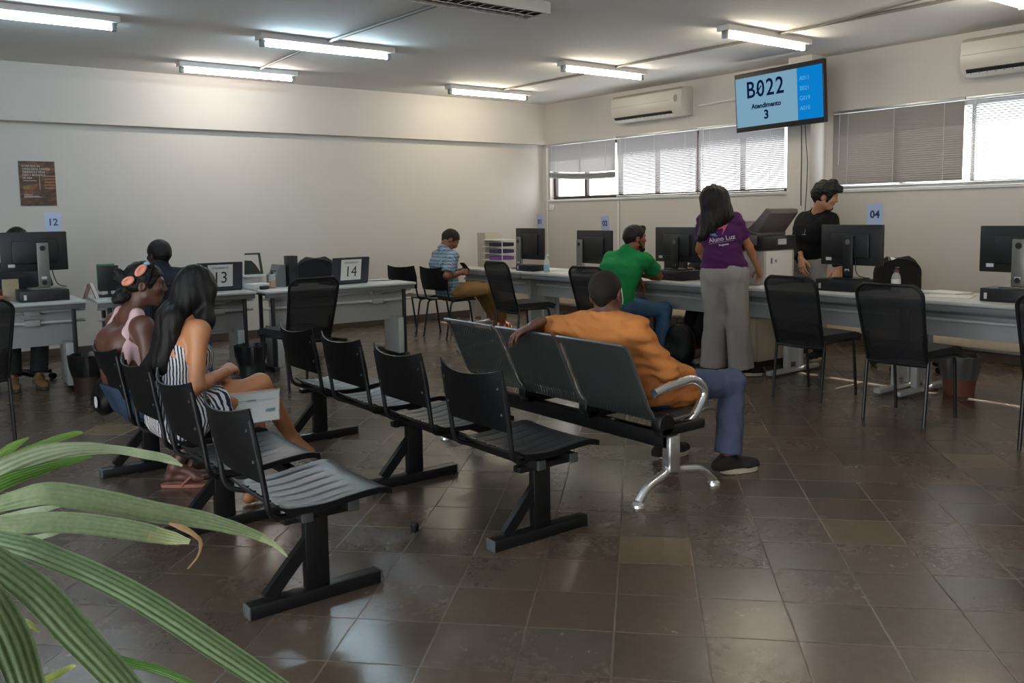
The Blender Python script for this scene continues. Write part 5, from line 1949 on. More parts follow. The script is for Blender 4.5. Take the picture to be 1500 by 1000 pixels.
# paper tray tower
r = thing('paper_tray_tower', 'beige and white paper tray tower with purple contents on the far desk', 'paper trays', (6.5, 8.86, ZD), RW)
bm = B(); box(bm, (-.36, -.05, 0), (-.19, .20, .43), .004); obj('side_panel', bm, mat('beige panel', '#b3aa9a', .5), r)
for y_ in (-.08, .18):
    bm = B(); box(bm, (.20, y_, 0), (.21, y_ + .01, .40)); obj('corner_post', bm, m_white, r, smooth=False)
for k in range(5):
    bm = B(); box(bm, (-.19, -.09, .004 + k * .083), (.21, .19, .016 + k * .083), .003); obj('tray', bm, m_white, r)
for k, (c, lab) in enumerate((('#6c3d8f', 'violet folder in the tower, lowest filled tray'), ('#3a2a5c', 'dark purple folder in the tower, middle filled tray'), ('#17161f', 'near black folder in the tower, topmost filled tray'))):
    bm = B(); box(bm, (-.02, -.11, 0), (.19, .12, .045), .004)
    tag(obj('folder', bm, mat('folder ' + c, c, .6), None, loc=(6.5, 8.86, ZD + .0165 + (k + 1) * .083), rz=RW), lab, 'folder', 'purple folders in the paper trays')
pump_bottle('clear pump bottle of turquoise gel on the far desk', (6.34, 7.70, ZD), m_clear, mat('turquoise gel', '#3d98a5', .3), .19)
sheet_of_paper('white papers beside the turquoise gel bottle', (6.32, 7.38, ZD), .2, .30, .30, .006)
sheet_of_paper('white papers under the bearded man\'s forearm', (6.36, 6.22, ZD), .1)
r = sheet_of_paper('thick white paper stack on the desk, seen left of the middle monitor', (6.72, 6.28, ZD), .2, .21, .28, .05)
sheet_of_paper('white paper pad behind the stand of the middle monitor', (6.82, 5.44, ZD), .1, .21, .29, .09)
sheet_of_paper('flat white sheet on the open desk beyond the terracotta bin', (6.50, 3.20, ZD), .3, .23, .31, .003)
sheet_of_paper('second sheet farther back on the same open desk', (6.74, 3.34, ZD), -.2, .21, .29, .012)
sheet_of_paper('papers under the standing woman\'s hand', (6.30, 4.62, ZD), .2, .21, .24, .012)
pump_bottle('clear bottle with white label and plum cap beside monitor 04', (6.50, 3.625, ZD), m_clear, mat('clear gel', '#c9c6c4', .3), .20, mat('plum cap', '#4a2a33', .5), None, True)
# cup wrapped in clear film by the edge monitor
bm = B(); lathe(bm, [(0, 0), (.04, 0), (.05, .06), (.02, .10), (.045, .13), (0, .12)], 16)
tag(obj('plastic_bag', bm, m_clear, None, loc=(6.70, 2.84, ZD)), 'crumpled clear plastic bag behind the edge computer', 'plastic bag')

# multifunction printer
r = thing('multifunction_printer', 'grey and black multifunction printer with raised feeder at the desk end', 'printer', (6.56, 4.985, ZD), RW)
m_pg = mat('printer pale grey', '#aaa6a2', .45); m_pd = mat('printer charcoal', '#625c5a', .5); m_pk = mat('printer black', '#1c1b1c', .4)
bm = B(); box(bm, (-.25, -.20, 0), (.23, .24, .31), .015); obj('body', bm, m_pg, r)
bm = B(); box(bm, (.2295, -.17, .03), (.233, .20, .30), 0); sh_ = obj('taped_sheet', bm, m_paper, r, smooth=False)
bm = B(); box(bm, (.2325, -.11, .19), (.2335, -.085, .24)); box(bm, (.2325, -.045, .20), (.2335, -.025, .225)); obj('printed_mark', bm, mat('violet ink', '#6c5f86', .7), sh_, smooth=False)
bm = B(); box(bm, (-.26, -.23, .31), (.24, .25, .435), .01); bnd = obj('scanner_unit', bm, m_pk, r)
bm = B(); box(bm, (.2395, -.02, .355), (.242, .10, .405)); obj('sticker', bm, m_stick, bnd, smooth=False)
bm = B(); box(bm, (.0, -.265, .355), (.18, -.225, .435), .006); obj('control_panel', bm, m_pd, r)
bm = B(); prism(bm, [(-.25, .435), (.14, .435), (.14, .46), (-.05, .50), (-.12, .56), (-.24, .56), (-.27, .52)], .42, frame((0, .23, 0), (1, 0, 0), (0, 0, 1)), 0, .006); fd = obj('document_feeder', bm, m_pd, r)
bm = B(); bar(bm, (-.05, -.215, .515), (-.01, -.215, .495), .05, .06, 0, bev=.004); obj('feeder_slot', bm, m_pk, fd)
bm = B(); prism(bm, [(.085, .445), (.135, .455), (.275, .63), (.27, .665), (.225, .675), (.12, .555), (.02, .49)], .40, frame((0, .22, 0), (1, 0, 0), (0, 0, 1)), 0, .006); obj('raised_feeder_tray', bm, m_pd, r)
bm = B(); box(bm, (-.17, -.215, .10), (-.02, -.2, .17), .004); box(bm, (-.17, -.215, .03), (-.02, -.2, .07), .004); obj('paper_drawers', bm, m_pk, r)

# hanging screen
r = thing('television', 'wall television showing ticket B022 on a light blue screen', 'television', (7.78, 5.66, 2.56), RW)
r.rotation_euler = (.05, -.022, RW)
w, h = 1.08, .615
bm = B(); box(bm, (-w / 2, -.02, -h / 2), (w / 2, .035, h / 2), .008); tv = obj('casing', bm, m_mon, r)
scr = (-w / 2 + .016, -h / 2 + .052, w / 2 - .016, h / 2 - .050)
xs = scr[0] + (scr[2] - scr[0]) * .725
bm = B(); box(bm, (scr[0], -.0215, scr[1]), (xs, -.0195, scr[3])); s1 = obj('screen_panel', bm, emit('screen pale blue', '#7aa2b9', .9), r, smooth=False)
bm = B(); box(bm, (xs, -.0215, scr[1]), (scr[2], -.0195, scr[3])); s2 = obj('screen_panel', bm, emit('screen strong blue', '#0a78c2', 1.0), r, smooth=False)
m_scrk = emit('screen dark text', '#10234d', .55)
m_scrw = emit('screen light text', '#5aa7de', .95)
cx = (scr[0] + xs) / 2


def scr_text(s, x, z, size, m, parent, sx=1.0, **kw):
    return text('lettering', s, size, frame((x, -.0222, z), (1, 0, 0), (0, 0, 1)), m, parent, sx, **kw)


scr_text('B022', cx - .01, .115, .240, m_scrk, s1, .88, bold=.003, space=1.12)
x0_ = cx - .01
bm = B(); bar(bm, (cx - .118, -.0226, .075), (cx - .052, -.0226, .150), .0012, .014, up=(1, 0, -.6)); obj('zero_slash', bm, m_scrk, s1, smooth=False)
scr_text('Atendimento', cx, -.055, .070, m_scrk, s1, .98, bold=.0026)
scr_text('3', cx, -.155, .125, m_scrk, s1, 1.0, bold=.004)
for k, s_ in enumerate(('A011', 'B021', 'G019', 'A010')):
    scr_text(s_, xs + .085, .150 - k * .098, .060, m_scrw, s2, .9)
bm = B(); box(bm, (-.12, .034, -.10), (.12, .060, .10), .004); bar(bm, (0, .05, 0), (0, .195, .0), .05, .06); obj('wall_bracket', bm, m_steel, r)
conduit('television_cable', [(7.86, 5.44, 2.26), (7.90, 5.46, 1.95), (7.955, 5.50, 1.60), (7.96, 5.50, 1.45)], 'thin dark cable hanging from the television down the pillar', .005, 'cable', 'cables hanging below the television', m_cable)
conduit('television_cable', [(7.86, 5.40, 2.26), (7.93, 5.41, 1.9), (7.965, 5.44, 1.62), (7.975, 5.46, 1.40)], 'second thin cable from the television, nearer the far window', .004, 'cable', 'cables hanging below the television', m_cable)
conduit('wall_conduit', [(8.24, 7.12, 2.66), (8.24, 5.74, 2.70)], 'white conduit between the small air conditioner and the television', .012, 'conduit', None, m_sill)
conduit('wall_conduit', [(8.245, 9.98, 2.36), (8.245, 9.98, .78)], 'slim cream conduit running down near the room corner', .010, 'conduit', None, m_sill)
conduit('wall_conduit', [(8.245, 8.50, 1.56), (8.245, 8.50, .80)], 'cream conduit on the wall between monitors 01 and 02', .014, 'conduit', None, m_sill)
bm = B(); box(bm, (-.012, -.05, -.04), (.012, .05, .04), .004); tag(obj('socket_box', bm, m_sill, None, loc=(8.246, 9.88, 1.50)), 'small white socket box under the corner window', 'socket box')


# split air conditioners
def aircon(label, y, L):
    r = thing('air_conditioner', label, 'air conditioner', (X1, y, 2.56), RW, 'wall air conditioners')
    prof = [(0, 0), (0, .335), (-.16, .335), (-.205, .30), (-.215, .16), (-.20, .07), (-.15, .012), (-.08, 0)]
    bm = B(); prism(bm, prof[::-1], L, frame((-L / 2, 0, 0), (0, 1, 0), (0, 0, 1)), 0, .008); b = obj('body', bm, mat('air conditioner white', '#c4bfb7', .35, var=.015), r)
    bm = B(); bar(bm, (-L / 2 + .05, -.178, .043), (L / 2 - .17, -.178, .043), .055, .020, up=(0, -.75, -.66)); obj('air_outlet', bm, m_dark, r)
    bm = B()
    for k in range(14):
        x = -L / 2 + .09 + k * (L - .30) / 13
        box(bm, (x - .002, -.19, .02), (x + .002, -.165, .06))
    obj('vanes', bm, m_base, r, smooth=False)
    bm = B(); bar(bm, (-L / 2 + .04, -.165, .014), (L / 2 - .16, -.165, .014), .05, .008, up=(0, -.6, -.8), bev=.002); obj('louvre_flap', bm, m_white, r)
    bm = B(); tube(bm, [(L / 2 - .09, -.214, .20), (L / 2 - .09, -.2165, .20)], .03, 20, sx=1.5); obj('badge', bm, m_grst, r)
    bm = B(); box(bm, (-L / 2 + .02, -.2165, .185), (L / 2 - .2, -.2135, .188)); obj('seam', bm, m_grst, r, smooth=False)
    return r


aircon('smaller looking white air conditioner between the room corner and the television', 7.83, 1.2)
aircon('white air conditioner cut by the frame edge above the bright blind', 3.34, 1.22)

# poster on the long wall
r = thing('poster', 'brown printed poster with white lettering on the long back wall', 'poster', (1.625, Y1 - .003, 1.79))
tp = NT('brown poster print')
nz = tp.noise(7, 4, .7, sc=(1, 1, 2.5))
pb = tp.bsdf(Base_Color=tp.ramp(nz, [(.3, '#2a1e1a'), (.5, '#4a3228'), (.62, '#7a4f33'), (.75, '#a8774a')]), Roughness=.5)
bm = B(); box(bm, (-.165, -.002, -.225), (.165, .002, .225)); ps = obj('sheet', bm, tp.m, r, smooth=False)
m_pt = mat('poster lettering', '#b9aca0', .6)
for k, s_ in enumerate(('O PARTIDO DE', 'VANGUARDA CONTRA', 'TERRENOS E VIDAS', 'PARA A MUDANCA', 'DE 2024')):
    text('lettering', s_, .030, frame((-.135, -.0028, .175 - k * .030), (1, 0, 0), (0, 0, 1)), m_pt, ps, .80, align='LEFT', bold=.0006)
for z, wd in ((.025, .12), (-.115, .08), (-.130, .14), (-.140, .16)):
    bm = B(); box(bm, (-.13, -.0029, z), (-.13 + wd, -.002, z + .006)); obj('small_print', bm, m_pt, ps, smooth=False)
bm = B(); box(bm, (-.13, -.0029, -.06), (-.07, -.002, -.02)); obj('emblem', bm, mat('ochre print', '#7d6a34', .6), ps, smooth=False)
bm = B(); box(bm, (.015, -.0029, -.065), (.022, -.002, .08)); obj('figure_line', bm, mat('pale print', '#9c8a7c', .6), ps, smooth=False)
m_wood = mat('tan print', '#9c6a45', .6)
for k in range(5):
    bm = B(); box(bm, (.06, -.0028, .07 - k * .030), (.16, -.002, .082 - k * .030)); obj('tan_stripe', bm, m_wood, ps, smooth=False)

# long wall side desks
LW = -.03
desk_pc('small black computer under monitor 12', (1.31, 8.27, ZL), LW, .37)
monitor('dark grey monitor with silver stand at the frame edge, number 12 card on top', (1.275, 8.30, ZL + .0935), LW, .155, True, .50, .325, .055)
card('white card reading 12 standing on a dark monitor', '12', (1.43, 8.30, ZL + .0935 + .155 + .326), LW, .125, .16, .0, mat('slate ink', '#46536b', .7))
keyboard('black keyboard behind monitor 12', (1.30, 8.52, ZL), LW)
bm = B(); box(bm, (-.06, -.02, 0), (.06, .02, .18), .003); tag(obj('book', bm, mat('cream book', '#b4a68e', .7), None, loc=(1.10, 8.44, ZL), rz=.1), 'cream folder standing behind the silver monitor stand', 'folder')
bm = B(); box(bm, (-.08, -.05, 0), (.08, .05, .05), .012); tag(obj('pouch', bm, mat('coral pouch', '#b0583f', .7), None, loc=(.95, 8.38, ZL), rz=.2), 'coral pouch beside the number 12 computer', 'pouch')


def a_frame(label, loc, rz):
    r = thing('desk_calendar', label, 'calendar', loc, rz, 'red desk calendars')
    for s in (-1, 1):
        bm = B(); bar(bm, (0, s * .05, 0), (0, s * .006, .13), .11, .003, up=(0, 1, .3)); obj('page', bm, m_paper, r, smooth=False)
        bm = B()
        for x in (-.055, .055):
            bar(bm, (x, s * .051, 0), (x, s * .006, .13), .008, .005, up=(0, 1, .3))
        obj('red_edge', bm, mat('red card', '#8e2f33', .6), r, smooth=False)
    return r


a_frame('red edged desk calendar beside the black upright display', (1.66, 8.14, ZL), 1.1)
r = thing('upright_display', 'black upright display board on a small foot between desks 12 and 13', 'display', (1.82, 8.20, ZL), LW)
bm = B(); box(bm, (-.082, -.012, .05), (.082, .012, .27), .004); obj('board', bm, m_mon, r)
bm = B(); box(bm, (-.09, .013, .06), (.055, .018, .285)); obj('green_backing', bm, mat('green card', '#4a6b55', .6), r, smooth=False)
for x in (-.05, .0, .05):
    bm = B(); box(bm, (x - .012, -.008, .02), (x + .012, .008, .055)); obj('upright', bm, m_white if x else m_mon, r, smooth=False)
bm = B(); box(bm, (-.09, -.06, 0), (.09, .06, .02), .005); obj('foot', bm, m_mon, r)
bm = B(); lathe(bm, [(0, 0), (.035, 0), (.045, .05), (.035, .09), (.04, .11), (0, .11)], 18); tag(obj('jar', bm, m_clear, None, loc=(1.99, 8.22, ZL)), 'clear jar on desk 13 close behind the head of the girl with pink bows', 'jar')


def laptop(label, num, loc, rz):
    """lid seen from behind (local -y), numbered sheet taped on it"""
    r = thing('laptop', label, 'laptop', loc, rz, 'numbered laptops')
    bm = B(); box(bm, (-.205, .0, 0), (.205, .26, .018), .004); obj('base', bm, m_mon, r)
    bm = B(); box(bm, (-.15, .03, .017), (.15, .13, .020)); obj('keys', bm, m_dark, r, smooth=False)
    ux, uz = V((0, -.16, 1)).normalized(), None
    Mx = frame((0, -.004, .012), (1, 0, 0), (0, -.16, 1))
    bm = B(); prism(bm, rrect(.41, .255, .008), .010, Mx @ Matrix.Translation((0, .1275, -.005))); lid = obj('lid', bm, mat('laptop lid', '#3c3e48', .4, .3), r)
    bm = B(); prism(bm, [(-.11, .03), (.115, .03), (.115, .235), (-.11, .235)], .0012, Mx @ Matrix.Translation((0, 0, .0052))); sh = obj('taped_sheet', bm, m_paper, lid, smooth=False)
    text('numeral', num, .150, Mx @ Matrix.Translation((.002, .110, .0070)), m_inkk, sh, .92)
    text('lettering', 'ATENDIMENTO', .024, Mx @ Matrix.Translation((.002, .203, .0070)), m_inkk, sh, .9)
    return r


laptop('dark laptop with a sheet reading 13 on its lid', '13', (2.73, 8.04, ZL), -.06)
laptop('dark laptop with a sheet reading 14 on its lid', '14', (3.965, 7.88, ZL), .06)
# document camera / tilted frame
r = thing('document_stand', 'grey tilted document stand with a clear window beside laptop 13', 'document stand', (3.13, 8.20, ZL), -.06)
bm = B(); box(bm, (-.13, -.05, .10), (.09, .13, .125), .006); box(bm, (-.11, .0, 0), (.07, .11, .10), .004); obj('base', bm, m_white, r)
Mx = frame((-.01, .03, .12), (1, 0, 0), (.0, -.18, 1))
bm = B()
prism(bm, [(-.085, 0), (.095, 0), (.095, .02), (-.085, .02)], .014, Mx); prism(bm, [(.072, .02), (.095, .02), (.060, .215), (.040, .215)], .014, Mx); prism(bm, [(-.085, .20), (.042, .20), (.060, .215), (-.085, .215)], .014, Mx)
obj('frame', bm, mat('dark green grey', '#39463f', .45), r)
bm = B(); prism(bm, [(-.085, .02), (.072, .02), (.02, .10), (-.02, .14), (-.085, .145)], .010, Mx); obj('dark_panel', bm, mat('charcoal panel', '#343a38', .5), r)
r = thing('magazine_file', 'grey magazine file with a slanted side on desk 13', 'magazine file', (3.33, 8.10, ZL), -.06)
bm = B(); prism(bm, [(-.06, 0), (.05, 0), (.05, .21), (.0, .21), (-.03, .13), (-.06, .11)], .24, frame((0, .20, 0), (1, 0, 0), (0, 0, 1))); obj('body', bm, mat('mid grey plastic', '#6b6d6b', .5), r)
bm = B(); box(bm, (.051, -.035, 0), (.054, .195, .20)); obj('dark_side', bm, m_dark, r, smooth=False)
r = thing('loudspeaker', 'tall black loudspeaker box beside the grey magazine file', 'loudspeaker', (3.44, 8.05, ZL), -.06)
bm = B(); box(bm, (-.045, -.05, 0), (.045, .09, .295), .005); obj('cabinet', bm, m_mon, r)
for z, q in ((.10, .032), (.20, .022)):
    bm = B(); tube(bm, [(0, -.050, z), (0, -.053, z)], q, 18); obj('speaker_cone', bm, m_dark, r)
pump_bottle('small clear pump bottle with black pump on desk 13', (3.21, 7.98, ZL), m_clear, mat('amber liquid', '#9a6a4a', .3), .165, m_mon)
sheet_of_paper('white papers fanned out between laptop 13 and the pump bottle', (3.08, 8.02, ZL), .3, .20, .14, .05)
bm = B(); box(bm, (-.05, -.018, 0), (.05, .018, .035), .01); tag(obj('stapler', bm, m_mon, None, loc=(3.10, 7.90, ZL), rz=.4), 'black stapler in front of the fanned papers', 'stapler')
conduit('laptop_cable', [(4.24, 8.0, ZL + .01), (4.40, 7.98, ZL + .006), (4.54, 7.96, ZL + .006)], 'thin black cable running from laptop 14 to the desk end', .004, 'cable', None, m_cable)

# bins
m_liner = mat('black bin bag', '#17181a', .3)
bin_('terracotta waste bin with dark grey liner beside the mesh chair', (6.66, 3.19, 0), .105, .135, .28, mat('terracotta plastic', '#6a3a2c', .5), mat('grey bin bag', '#4b4a4a', .3))
bin_('dark green waste bin in front of desk 13, beside the metal leg', (2.83, 7.60, 0), .10, .13, .27, mat('dark green plastic', '#12241f', .45), m_liner)
bin_('brown waste bin with black liner between desks 12 and 13', (1.54, 7.81, 0), .11, .14, .30, mat('dark brown plastic', '#3a2620', .5), m_liner)
# thing lost on the floor
bm = B(); lathe(bm, [(0, 0), (.017, 0), (.019, .008), (.019, .034), (.013, .042), (0, .042)], 18)
tag(obj('rubber_cap', bm, m_steel, None, loc=(1.945, 3.31, 0)), 'small black rubber cap lying alone on the floor tiles', 'rubber cap')

# bags
m_nylon = cloth_mat('black nylon', '#0b0c0e', .05, .5)
r = thing('shoulder_bag', 'black bag with white round logo hanging behind the girl with pink bows', 'bag', (1.07, 5.0, .36))
bm_ = [ell((1.06, 5.0, .475), ((1, 0, -.15), (0, 1, 0), (.15, 0, 1)), (.060, .12, .105), .02), cone((1.05, 4.93, .45), (1.05, 5.07, .44), .045, .045, .04)]
bag = skin_obj('bag_body', field_mesh(bm_, .007), m_nylon, r)
bm = B(); tube(bm, [V((-.074, -.08, .10)), V((-.078, -.08, .10))], .03, 20); obj('logo', bm, m_stick, bag)
bm = B(); tube(bm, smooth_path([(-.02, -.10, .26), (.0, -.11, .36), (.02, -.08, .43), (.0, .06, .30)], .05), .008, 8); obj('strap', bm, m_cable, bag)
r = thing('backpack', 'black backpack on the floor by the bearded man\'s feet', 'bag', (6.03, 5.42, 0))
skin_obj('bag_body', field_mesh([ell((6.03, 5.42, .20), ((1, 0, 0), (0, 1, 0), (0, 0, 1)), (.11, .16, .20), .03), cone((6.0, 5.36, .10), (6.0, 5.48, .10), .09, .09, .05), ball((5.93, 5.44, .13), .07, .03), halfsp((0, 0, .004), (0, 0, -1))], .008), m_nylon, r)
bm = B(); tube(bm, smooth_path([(0, -.04, .385), (0, -.03, .44), (0, .03, .44), (0, .04, .385)], .02), .007, 8); obj('handle', bm, m_cable, r)

# held things
r = thing('laminated_document', 'laminated white papers with a green identity card held on the lap', 'document', (1.50, 4.00, .515))
cA, cB, cC = V((1.38, 3.995, .585)), V((1.605, 3.965, .587)), V((1.425, 4.02, .445))
Mx = frame(cA - V(r.location), cB - cA, -(cC - cA))
w, h = (cB - cA).length, (cC - cA).length
Mz = Mx @ Matrix.Translation((0, -h, 0))
bm = B(); prism(bm, [(0, 0), (w, 0), (w, h), (0, h)], .0015, Mz); sh = obj('sheet', bm, m_paper, r, smooth=False)
bm = B(); prism(bm, [(-.004, -.004), (w + .004, -.004), (w + .004, h + .012), (-.004, h + .012)], .0006, Mz @ Matrix.Translation((0, 0, .002))); obj('plastic_sleeve', bm, m_clear, r, smooth=False)
bm = B(); prism(bm, [(.006, .006), (.098, .006), (.098, .074), (.006, .074)], .0004, Mz @ Matrix.Translation((0, 0, .0016))); idc = obj('identity_card', bm, mat('green card print', '#8f9067', .6), sh, smooth=False)
bm = B()
for x0, y0, ww, hh in ((.016, .028, .03, .006), (.016, .046, .03, .006), (.06, .036, .024, .018)):
    prism(bm, [(x0, y0), (x0 + ww, y0), (x0 + ww, y0 + hh), (x0, y0 + hh)], .0003, Mz @ Matrix.Translation((0, 0, .0021)))
obj('card_print', bm, mat('olive ink', '#4d4a30', .7), idc, smooth=False)
bm = B()
for x0, y0, ww, hh in ((.012, .112, .07, .003), (.11, .110, .10, .002), (.012, .104, .19, .0015)):
    prism(bm, [(x0, y0), (x0 + ww, y0), (x0 + ww, y0 + hh), (x0, y0 + hh)], .0003, Mz @ Matrix.Translation((0, 0, .0016)))
prism(bm, [(.075, .108), (.12, .108), (.12, .117), (.075, .117)], .0004, Mz @ Matrix.Translation((0, 0, .0016)))
obj('printed_lines', bm, mat('grey blue ink', '#59607a', .7), sh, smooth=False)
bm = B(); prism(bm, [(.165, .045), (.21, .045), (.21, .064), (.165, .060)], .0004, Mz @ Matrix.Translation((0, 0, .0016))); obj('teal_mark', bm, mat('teal ink', '#2a7a86', .6), sh, smooth=False)
r = thing('smartphone', 'dark phone in the hands of the man in checked shirt', 'phone', (5.80, 8.555, .80), .3)
Mx = frame((0, 0, 0), (0, 1, 0), (-.75, 0, .66))
bm = B(); prism(bm, rrect(.072, .145, .01), .008, Mx, 0, .002); obj('casing', bm, m_mon, r)
bm = B(); prism(bm, rrect(.064, .132, .006), .0006, Mx @ Matrix.Translation((0, 0, .008))); obj('screen', bm, MATS['screen glass'], r, smooth=False)

# ================================================================== fan palm in the foreground
def leaf_mat(name, a, b, c):
    t = NT(name)
    nz = t.noise(7, 3, .6)
    st = t.noise(160, 2, .5)
    col = t.mix(t.math('MULTIPLY', st, .6), t.ramp(nz, [(.3, a), (.6, b)]), c)
    bs = t.bsdf(Base_Color=col, Roughness=.42)
    tl = t.n('ShaderNodeBsdfTranslucent')
    t.l(col, tl.inputs['Color'])
    mx = t.n('ShaderNodeMixShader'); mx.inputs[0].default_value = .18
    t.l(bs.outputs[0], mx.inputs[1]); t.l(tl.outputs[0], mx.inputs[2]); t.l(mx.outputs[0], t.out.inputs['Surface'])
    return t.m


LEAF = {'pale': leaf_mat('pale leaf', '#7d9169', '#99aa84', '#bdc6aa'), 'green': leaf_mat('green leaf', '#3f6a22', '#517c2c', '#6a9440'), 'bright': leaf_mat('bright leaf', '#6b9436', '#83ab48', '#9fc26a'),
        'mid': leaf_mat('mid leaf', '#5b7446', '#71865a', '#a9b28c'), 'dark': leaf_mat('dark leaf', '#3f5a33', '#516e3e', '#86996a'), 'yellow': leaf_mat('yellowed leaf', '#7a8a3a', '#95a04a', '#a8a860'),
        'tip': leaf_mat('yellowing leaf tip', '#808a58', '#98a06c', '#b5b98f'),
        'brown': leaf_mat('withered leaf', '#a8845c', '#b8946a', '#8a6a48')}
LEAVES = [
    ('pale', [(0.0794, 1.1853, 1.0707, 0.0095), (0.1085, 1.1909, 1.0903, 0.0242), (0.1302, 1.1886, 1.1032, 0.0326), (0.1734, 1.195, 1.114, 0.0285), (0.218, 1.1992, 1.1147, 0.019), (0.264, 1.201, 1.1054, 0.0115), (0.2957, 1.1884, 1.096, 0.0125), (0.3194, 1.182, 1.0876, 0.0117), (0.3359, 1.1682, 1.0774, 0.0027)]),
    ('green', [(0.0777, 1.1619, 1.0748, 0.0078), (0.1268, 1.1651, 1.0961, 0.0176), (0.1643, 1.1751, 1.1014, 0.0148), (0.2001, 1.1861, 1.1033, 0.0102), (0.2317, 1.1875, 1.105, 0.0026)]),
    ('bright', [(0.0888, 1.2158, 1.069, 0.0082), (0.1233, 1.256, 1.0952, 0.0154), (0.1542, 1.2847, 1.1092, 0.0115), (0.1772, 1.2934, 1.1172, 0.0027)]),
    ('bright', [(0.0905, 1.239, 1.0627, 0.0066), (0.1495, 1.2862, 1.0926, 0.0124), (0.2022, 1.3229, 1.1006, 0.0102), (0.2362, 1.3354, 1.104, 0.0086), (0.2506, 1.3371, 1.1042, 0.0039)]),
    ('mid', [(0.0773, 1.1615, 1.0694, 0.0093), (0.1239, 1.1522, 1.0762, 0.0206), (0.1642, 1.1353, 1.0842, 0.0272), (0.1882, 1.1291, 1.0791, 0.0299), (0.2337, 1.1178, 1.0631, 0.0296), (0.2827, 1.1035, 1.0442, 0.0268), (0.3294, 1.0913, 1.0284, 0.0231), (0.3619, 1.0776, 1.015, 0.0181), (0.3928, 1.065, 0.9997, 0.0122), (0.4125, 1.0482, 0.9855, 0.0061), (0.4188, 1.0295, 0.9752, 0.0017)]),
    ('mid', [(0.0759, 1.1494, 1.0651, 0.0092), (0.1198, 1.1279, 1.0586, 0.0217), (0.1587, 1.111, 1.0576, 0.0251), (0.1942, 1.096, 1.0528, 0.0253), (0.2282, 1.0817, 1.044, 0.0248), (0.2583, 1.0703, 1.0343, 0.0234), (0.2837, 1.0624, 1.0239, 0.0179), (0.3047, 1.0457, 1.0178, 0.0065)]),
    ('dark', [(0.0753, 1.1002, 1.0712, 0.0089), (0.1012, 1.0796, 1.0634, 0.0192), (0.1126, 1.0704, 1.0588, 0.0236), (0.1356, 1.052, 1.0517, 0.0266), (0.156, 1.0353, 1.041, 0.0266), (0.1865, 1.01, 1.0243, 0.0266), (0.2202, 0.9817, 1.0016, 0.0273), (0.2535, 0.9531, 0.9745, 0.028), (0.2833, 0.9271, 0.9475, 0.028), (0.3142, 0.9002, 0.9197, 0.0266), (0.3473, 0.8713, 0.889, 0.0243), (0.387, 0.8238, 0.8506, 0.0161), (0.4148, 0.7863, 0.8199, 0.0029)]),
    ('dark', [(0.0708, 1.0418, 1.0816, 0.0098), (0.0921, 1.0239, 1.0673, 0.0252), (0.105, 1.0124, 1.0538, 0.0307), (0.1305, 0.99, 1.0282, 0.0349), (0.1462, 0.9754, 1.007, 0.0349), (0.1592, 0.963, 0.9866, 0.0349), (0.1824, 0.9412, 0.952, 0.0321), (0.2014, 0.9231, 0.9224, 0.0294), (0.2234, 0.8888, 0.8825, 0.018), (0.2345, 0.8638, 0.8506, 0.0027)]),
    ('dark', [(0.067, 0.9948, 1.0858, 0.0093), (0.0832, 0.9784, 1.0522, 0.0267), (0.0967, 0.9639, 1.0187, 0.0361), (0.1063, 0.9529, 0.9885, 0.0374), (0.1132, 0.9431, 0.9518, 0.0334), (0.1169, 0.9234, 0.9175, 0.0238), (0.1194, 0.9167, 0.878, 0.0026)]),
    ('green', [(0.1634, 1.1033, 0.9231, 0.0063), (0.1956, 1.0886, 0.9003, 0.0088), (0.2256, 1.0764, 0.8837, 0.0105), (0.2614, 1.0599, 0.8675, 0.0106), (0.2939, 1.033, 0.849, 0.0082), (0.3246, 1.0067, 0.8249, 0.0024)]),
    ('yellow', [(0.0889, 1.1407, 0.9725, 0.0062), (0.1214, 1.1135, 0.9518, 0.0093), (0.1365, 1.1014, 0.9469, 0.0078), (0.1469, 1.0922, 0.9366, 0.0023)]),
    ('yellow', [(0.1314, 1.0964, 0.875, 0.0047), (0.1552, 1.0914, 0.8795, 0.0094), (0.1733, 1.091, 0.8851, 0.0063), (0.1811, 1.0854, 0.8873, 0.0016)]),
    ('pale', [(0.0907, 1.293, 0.9907, 0.007), (0.1634, 1.2752, 0.9873, 0.0089), (0.1882, 1.2693, 0.9896, 0.0072), (0.206, 1.2685, 0.9902, 0.0018)]),
    ('pale', [(0.0922, 1.2945, 1.0123, 0.007), (0.1528, 1.2871, 1.0186, 0.0107), (0.1834, 1.2771, 1.0229, 0.009), (0.2084, 1.2708, 1.0237, 0.0018)]),
    ('brown', [(0.2854, 1.057, 1.0418, 0.0032), (0.2979, 1.0468, 1.0359, 0.0073), (0.3083, 1.0379, 1.0276, 0.0057), (0.3135, 1.0328, 1.0186, 0.0041), (0.3083, 1.0287, 1.0044, 0.0024), (0.2961, 1.03, 0.9913, 0.0016)]),
]
PB = (-.09, 1.02, 0)
plant = thing('fan_palm', 'green fan palm with drooping pleated leaves close to the camera', 'plant', PB)
camp = V((0, 0, 1.4))
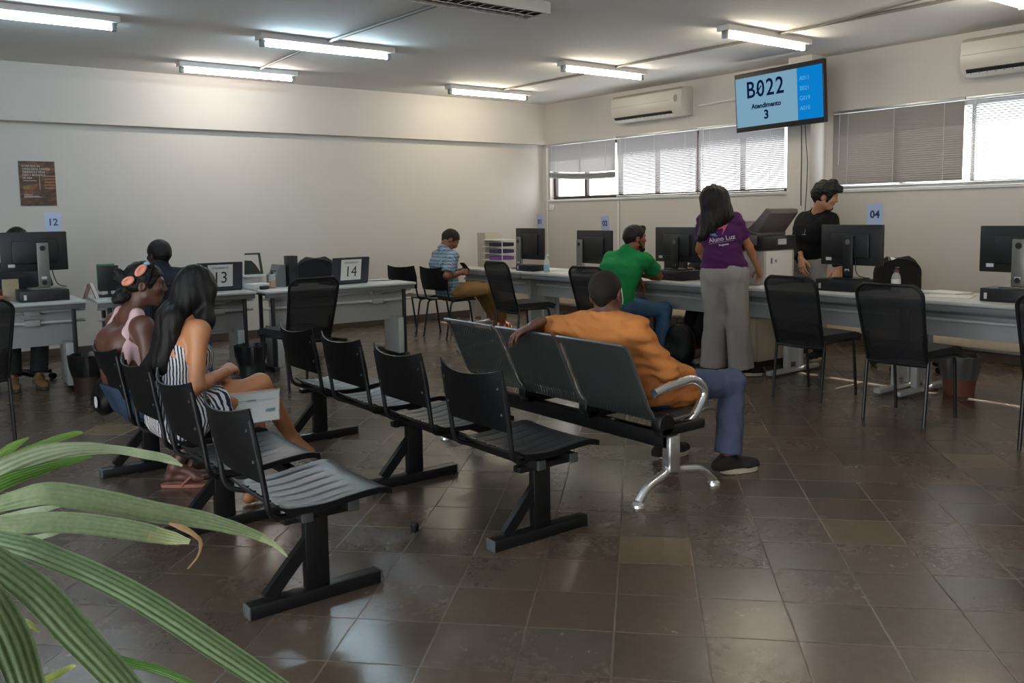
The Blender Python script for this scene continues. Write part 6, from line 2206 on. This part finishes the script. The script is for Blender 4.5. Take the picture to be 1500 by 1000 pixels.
for kind, pts in LEAVES:
    P = [V(q[:3]) for q in pts]
    Wd = [q[3] for q in pts]
    # resample smoothly
    n = 28
    Q, Wq = [], []
    m = len(P) - 1
    for k in range(n + 1):
        t = k / n * m
        i = min(int(t), m - 1); f = t - i
        a, b, c, d = P[max(i - 1, 0)], P[i], P[i + 1], P[min(i + 2, m)]
        Q.append(.5 * ((2 * b) + (c - a) * f + (2 * a - 5 * b + 4 * c - d) * f * f + (3 * b - a - 3 * c + d) * f ** 3))
        Wq.append(Wd[i] + (Wd[i + 1] - Wd[i]) * (f * f * (3 - 2 * f)))
    nv = 12 if kind != 'brown' else 4
    npl = 5

    def fn(u, v, Q=Q, Wq=Wq):
        k = min(int(round(u * n)), n)
        tan = (Q[min(k + 1, n)] - Q[max(k - 1, 0)]).normalized()
        away = (Q[k] - V((.35, -.2, 1.9))).normalized()          # leaves turn their faces up towards the light
        side = tan.cross(away).normalized()
        nn = side.cross(tan).normalized()
        s = (v - .5) * 2
        w = Wq[k]
        return Q[k] - V(PB) + side * s * w / 2 + nn * (w * .10 * (abs(s)) + w * .034 * math.cos(s * npl * PI))
    bm = B(); sheet(bm, fn, n, nv * 2, .0005)
    lf = obj('leaf', bm, [LEAF[kind], LEAF['tip']], plant, ang=70)
    if kind == 'mid':
        tipc = Q[-1] - V(PB)
        for pl in lf.data.polygons:
            if (pl.center - tipc).length < .045:
                pl.material_index = 1
m_stem = mat('fibrous palm stem', '#4a3d2a', .8, var=.2, vs=40, bump=.4, bs=120)
for i, (top, foot) in enumerate((((-.010, .99, 1.145), (-.06, 1.0, .34)), ((.008, .91, 1.10), (-.10, .98, .34)))):
    bm = B(); tube(bm, [V(foot) - V(PB), V(((top[0] + foot[0]) / 2 - .03, (top[1] + foot[1]) / 2 + .01, .75)) - V(PB), V(top) - V(PB)], [.012, .009, .005], 8); obj('stem', bm, m_stem, plant)
bm = B(); lathe(bm, [(0, 0), (.11, 0), (.15, .30), (.158, .30), (.158, .335), (.14, .335), (.138, .31), (0, .31)], 32); obj('pot', bm, mat('terracotta pot', '#7a4632', .7, var=.1), plant)
bm = B(); lathe(bm, [(0, .325), (.08, .322), (.137, .312), (0, .31)], 24); obj('soil', bm, mat('potting soil', '#2a2019', .95, var=.3, vs=60, bump=.6), plant)
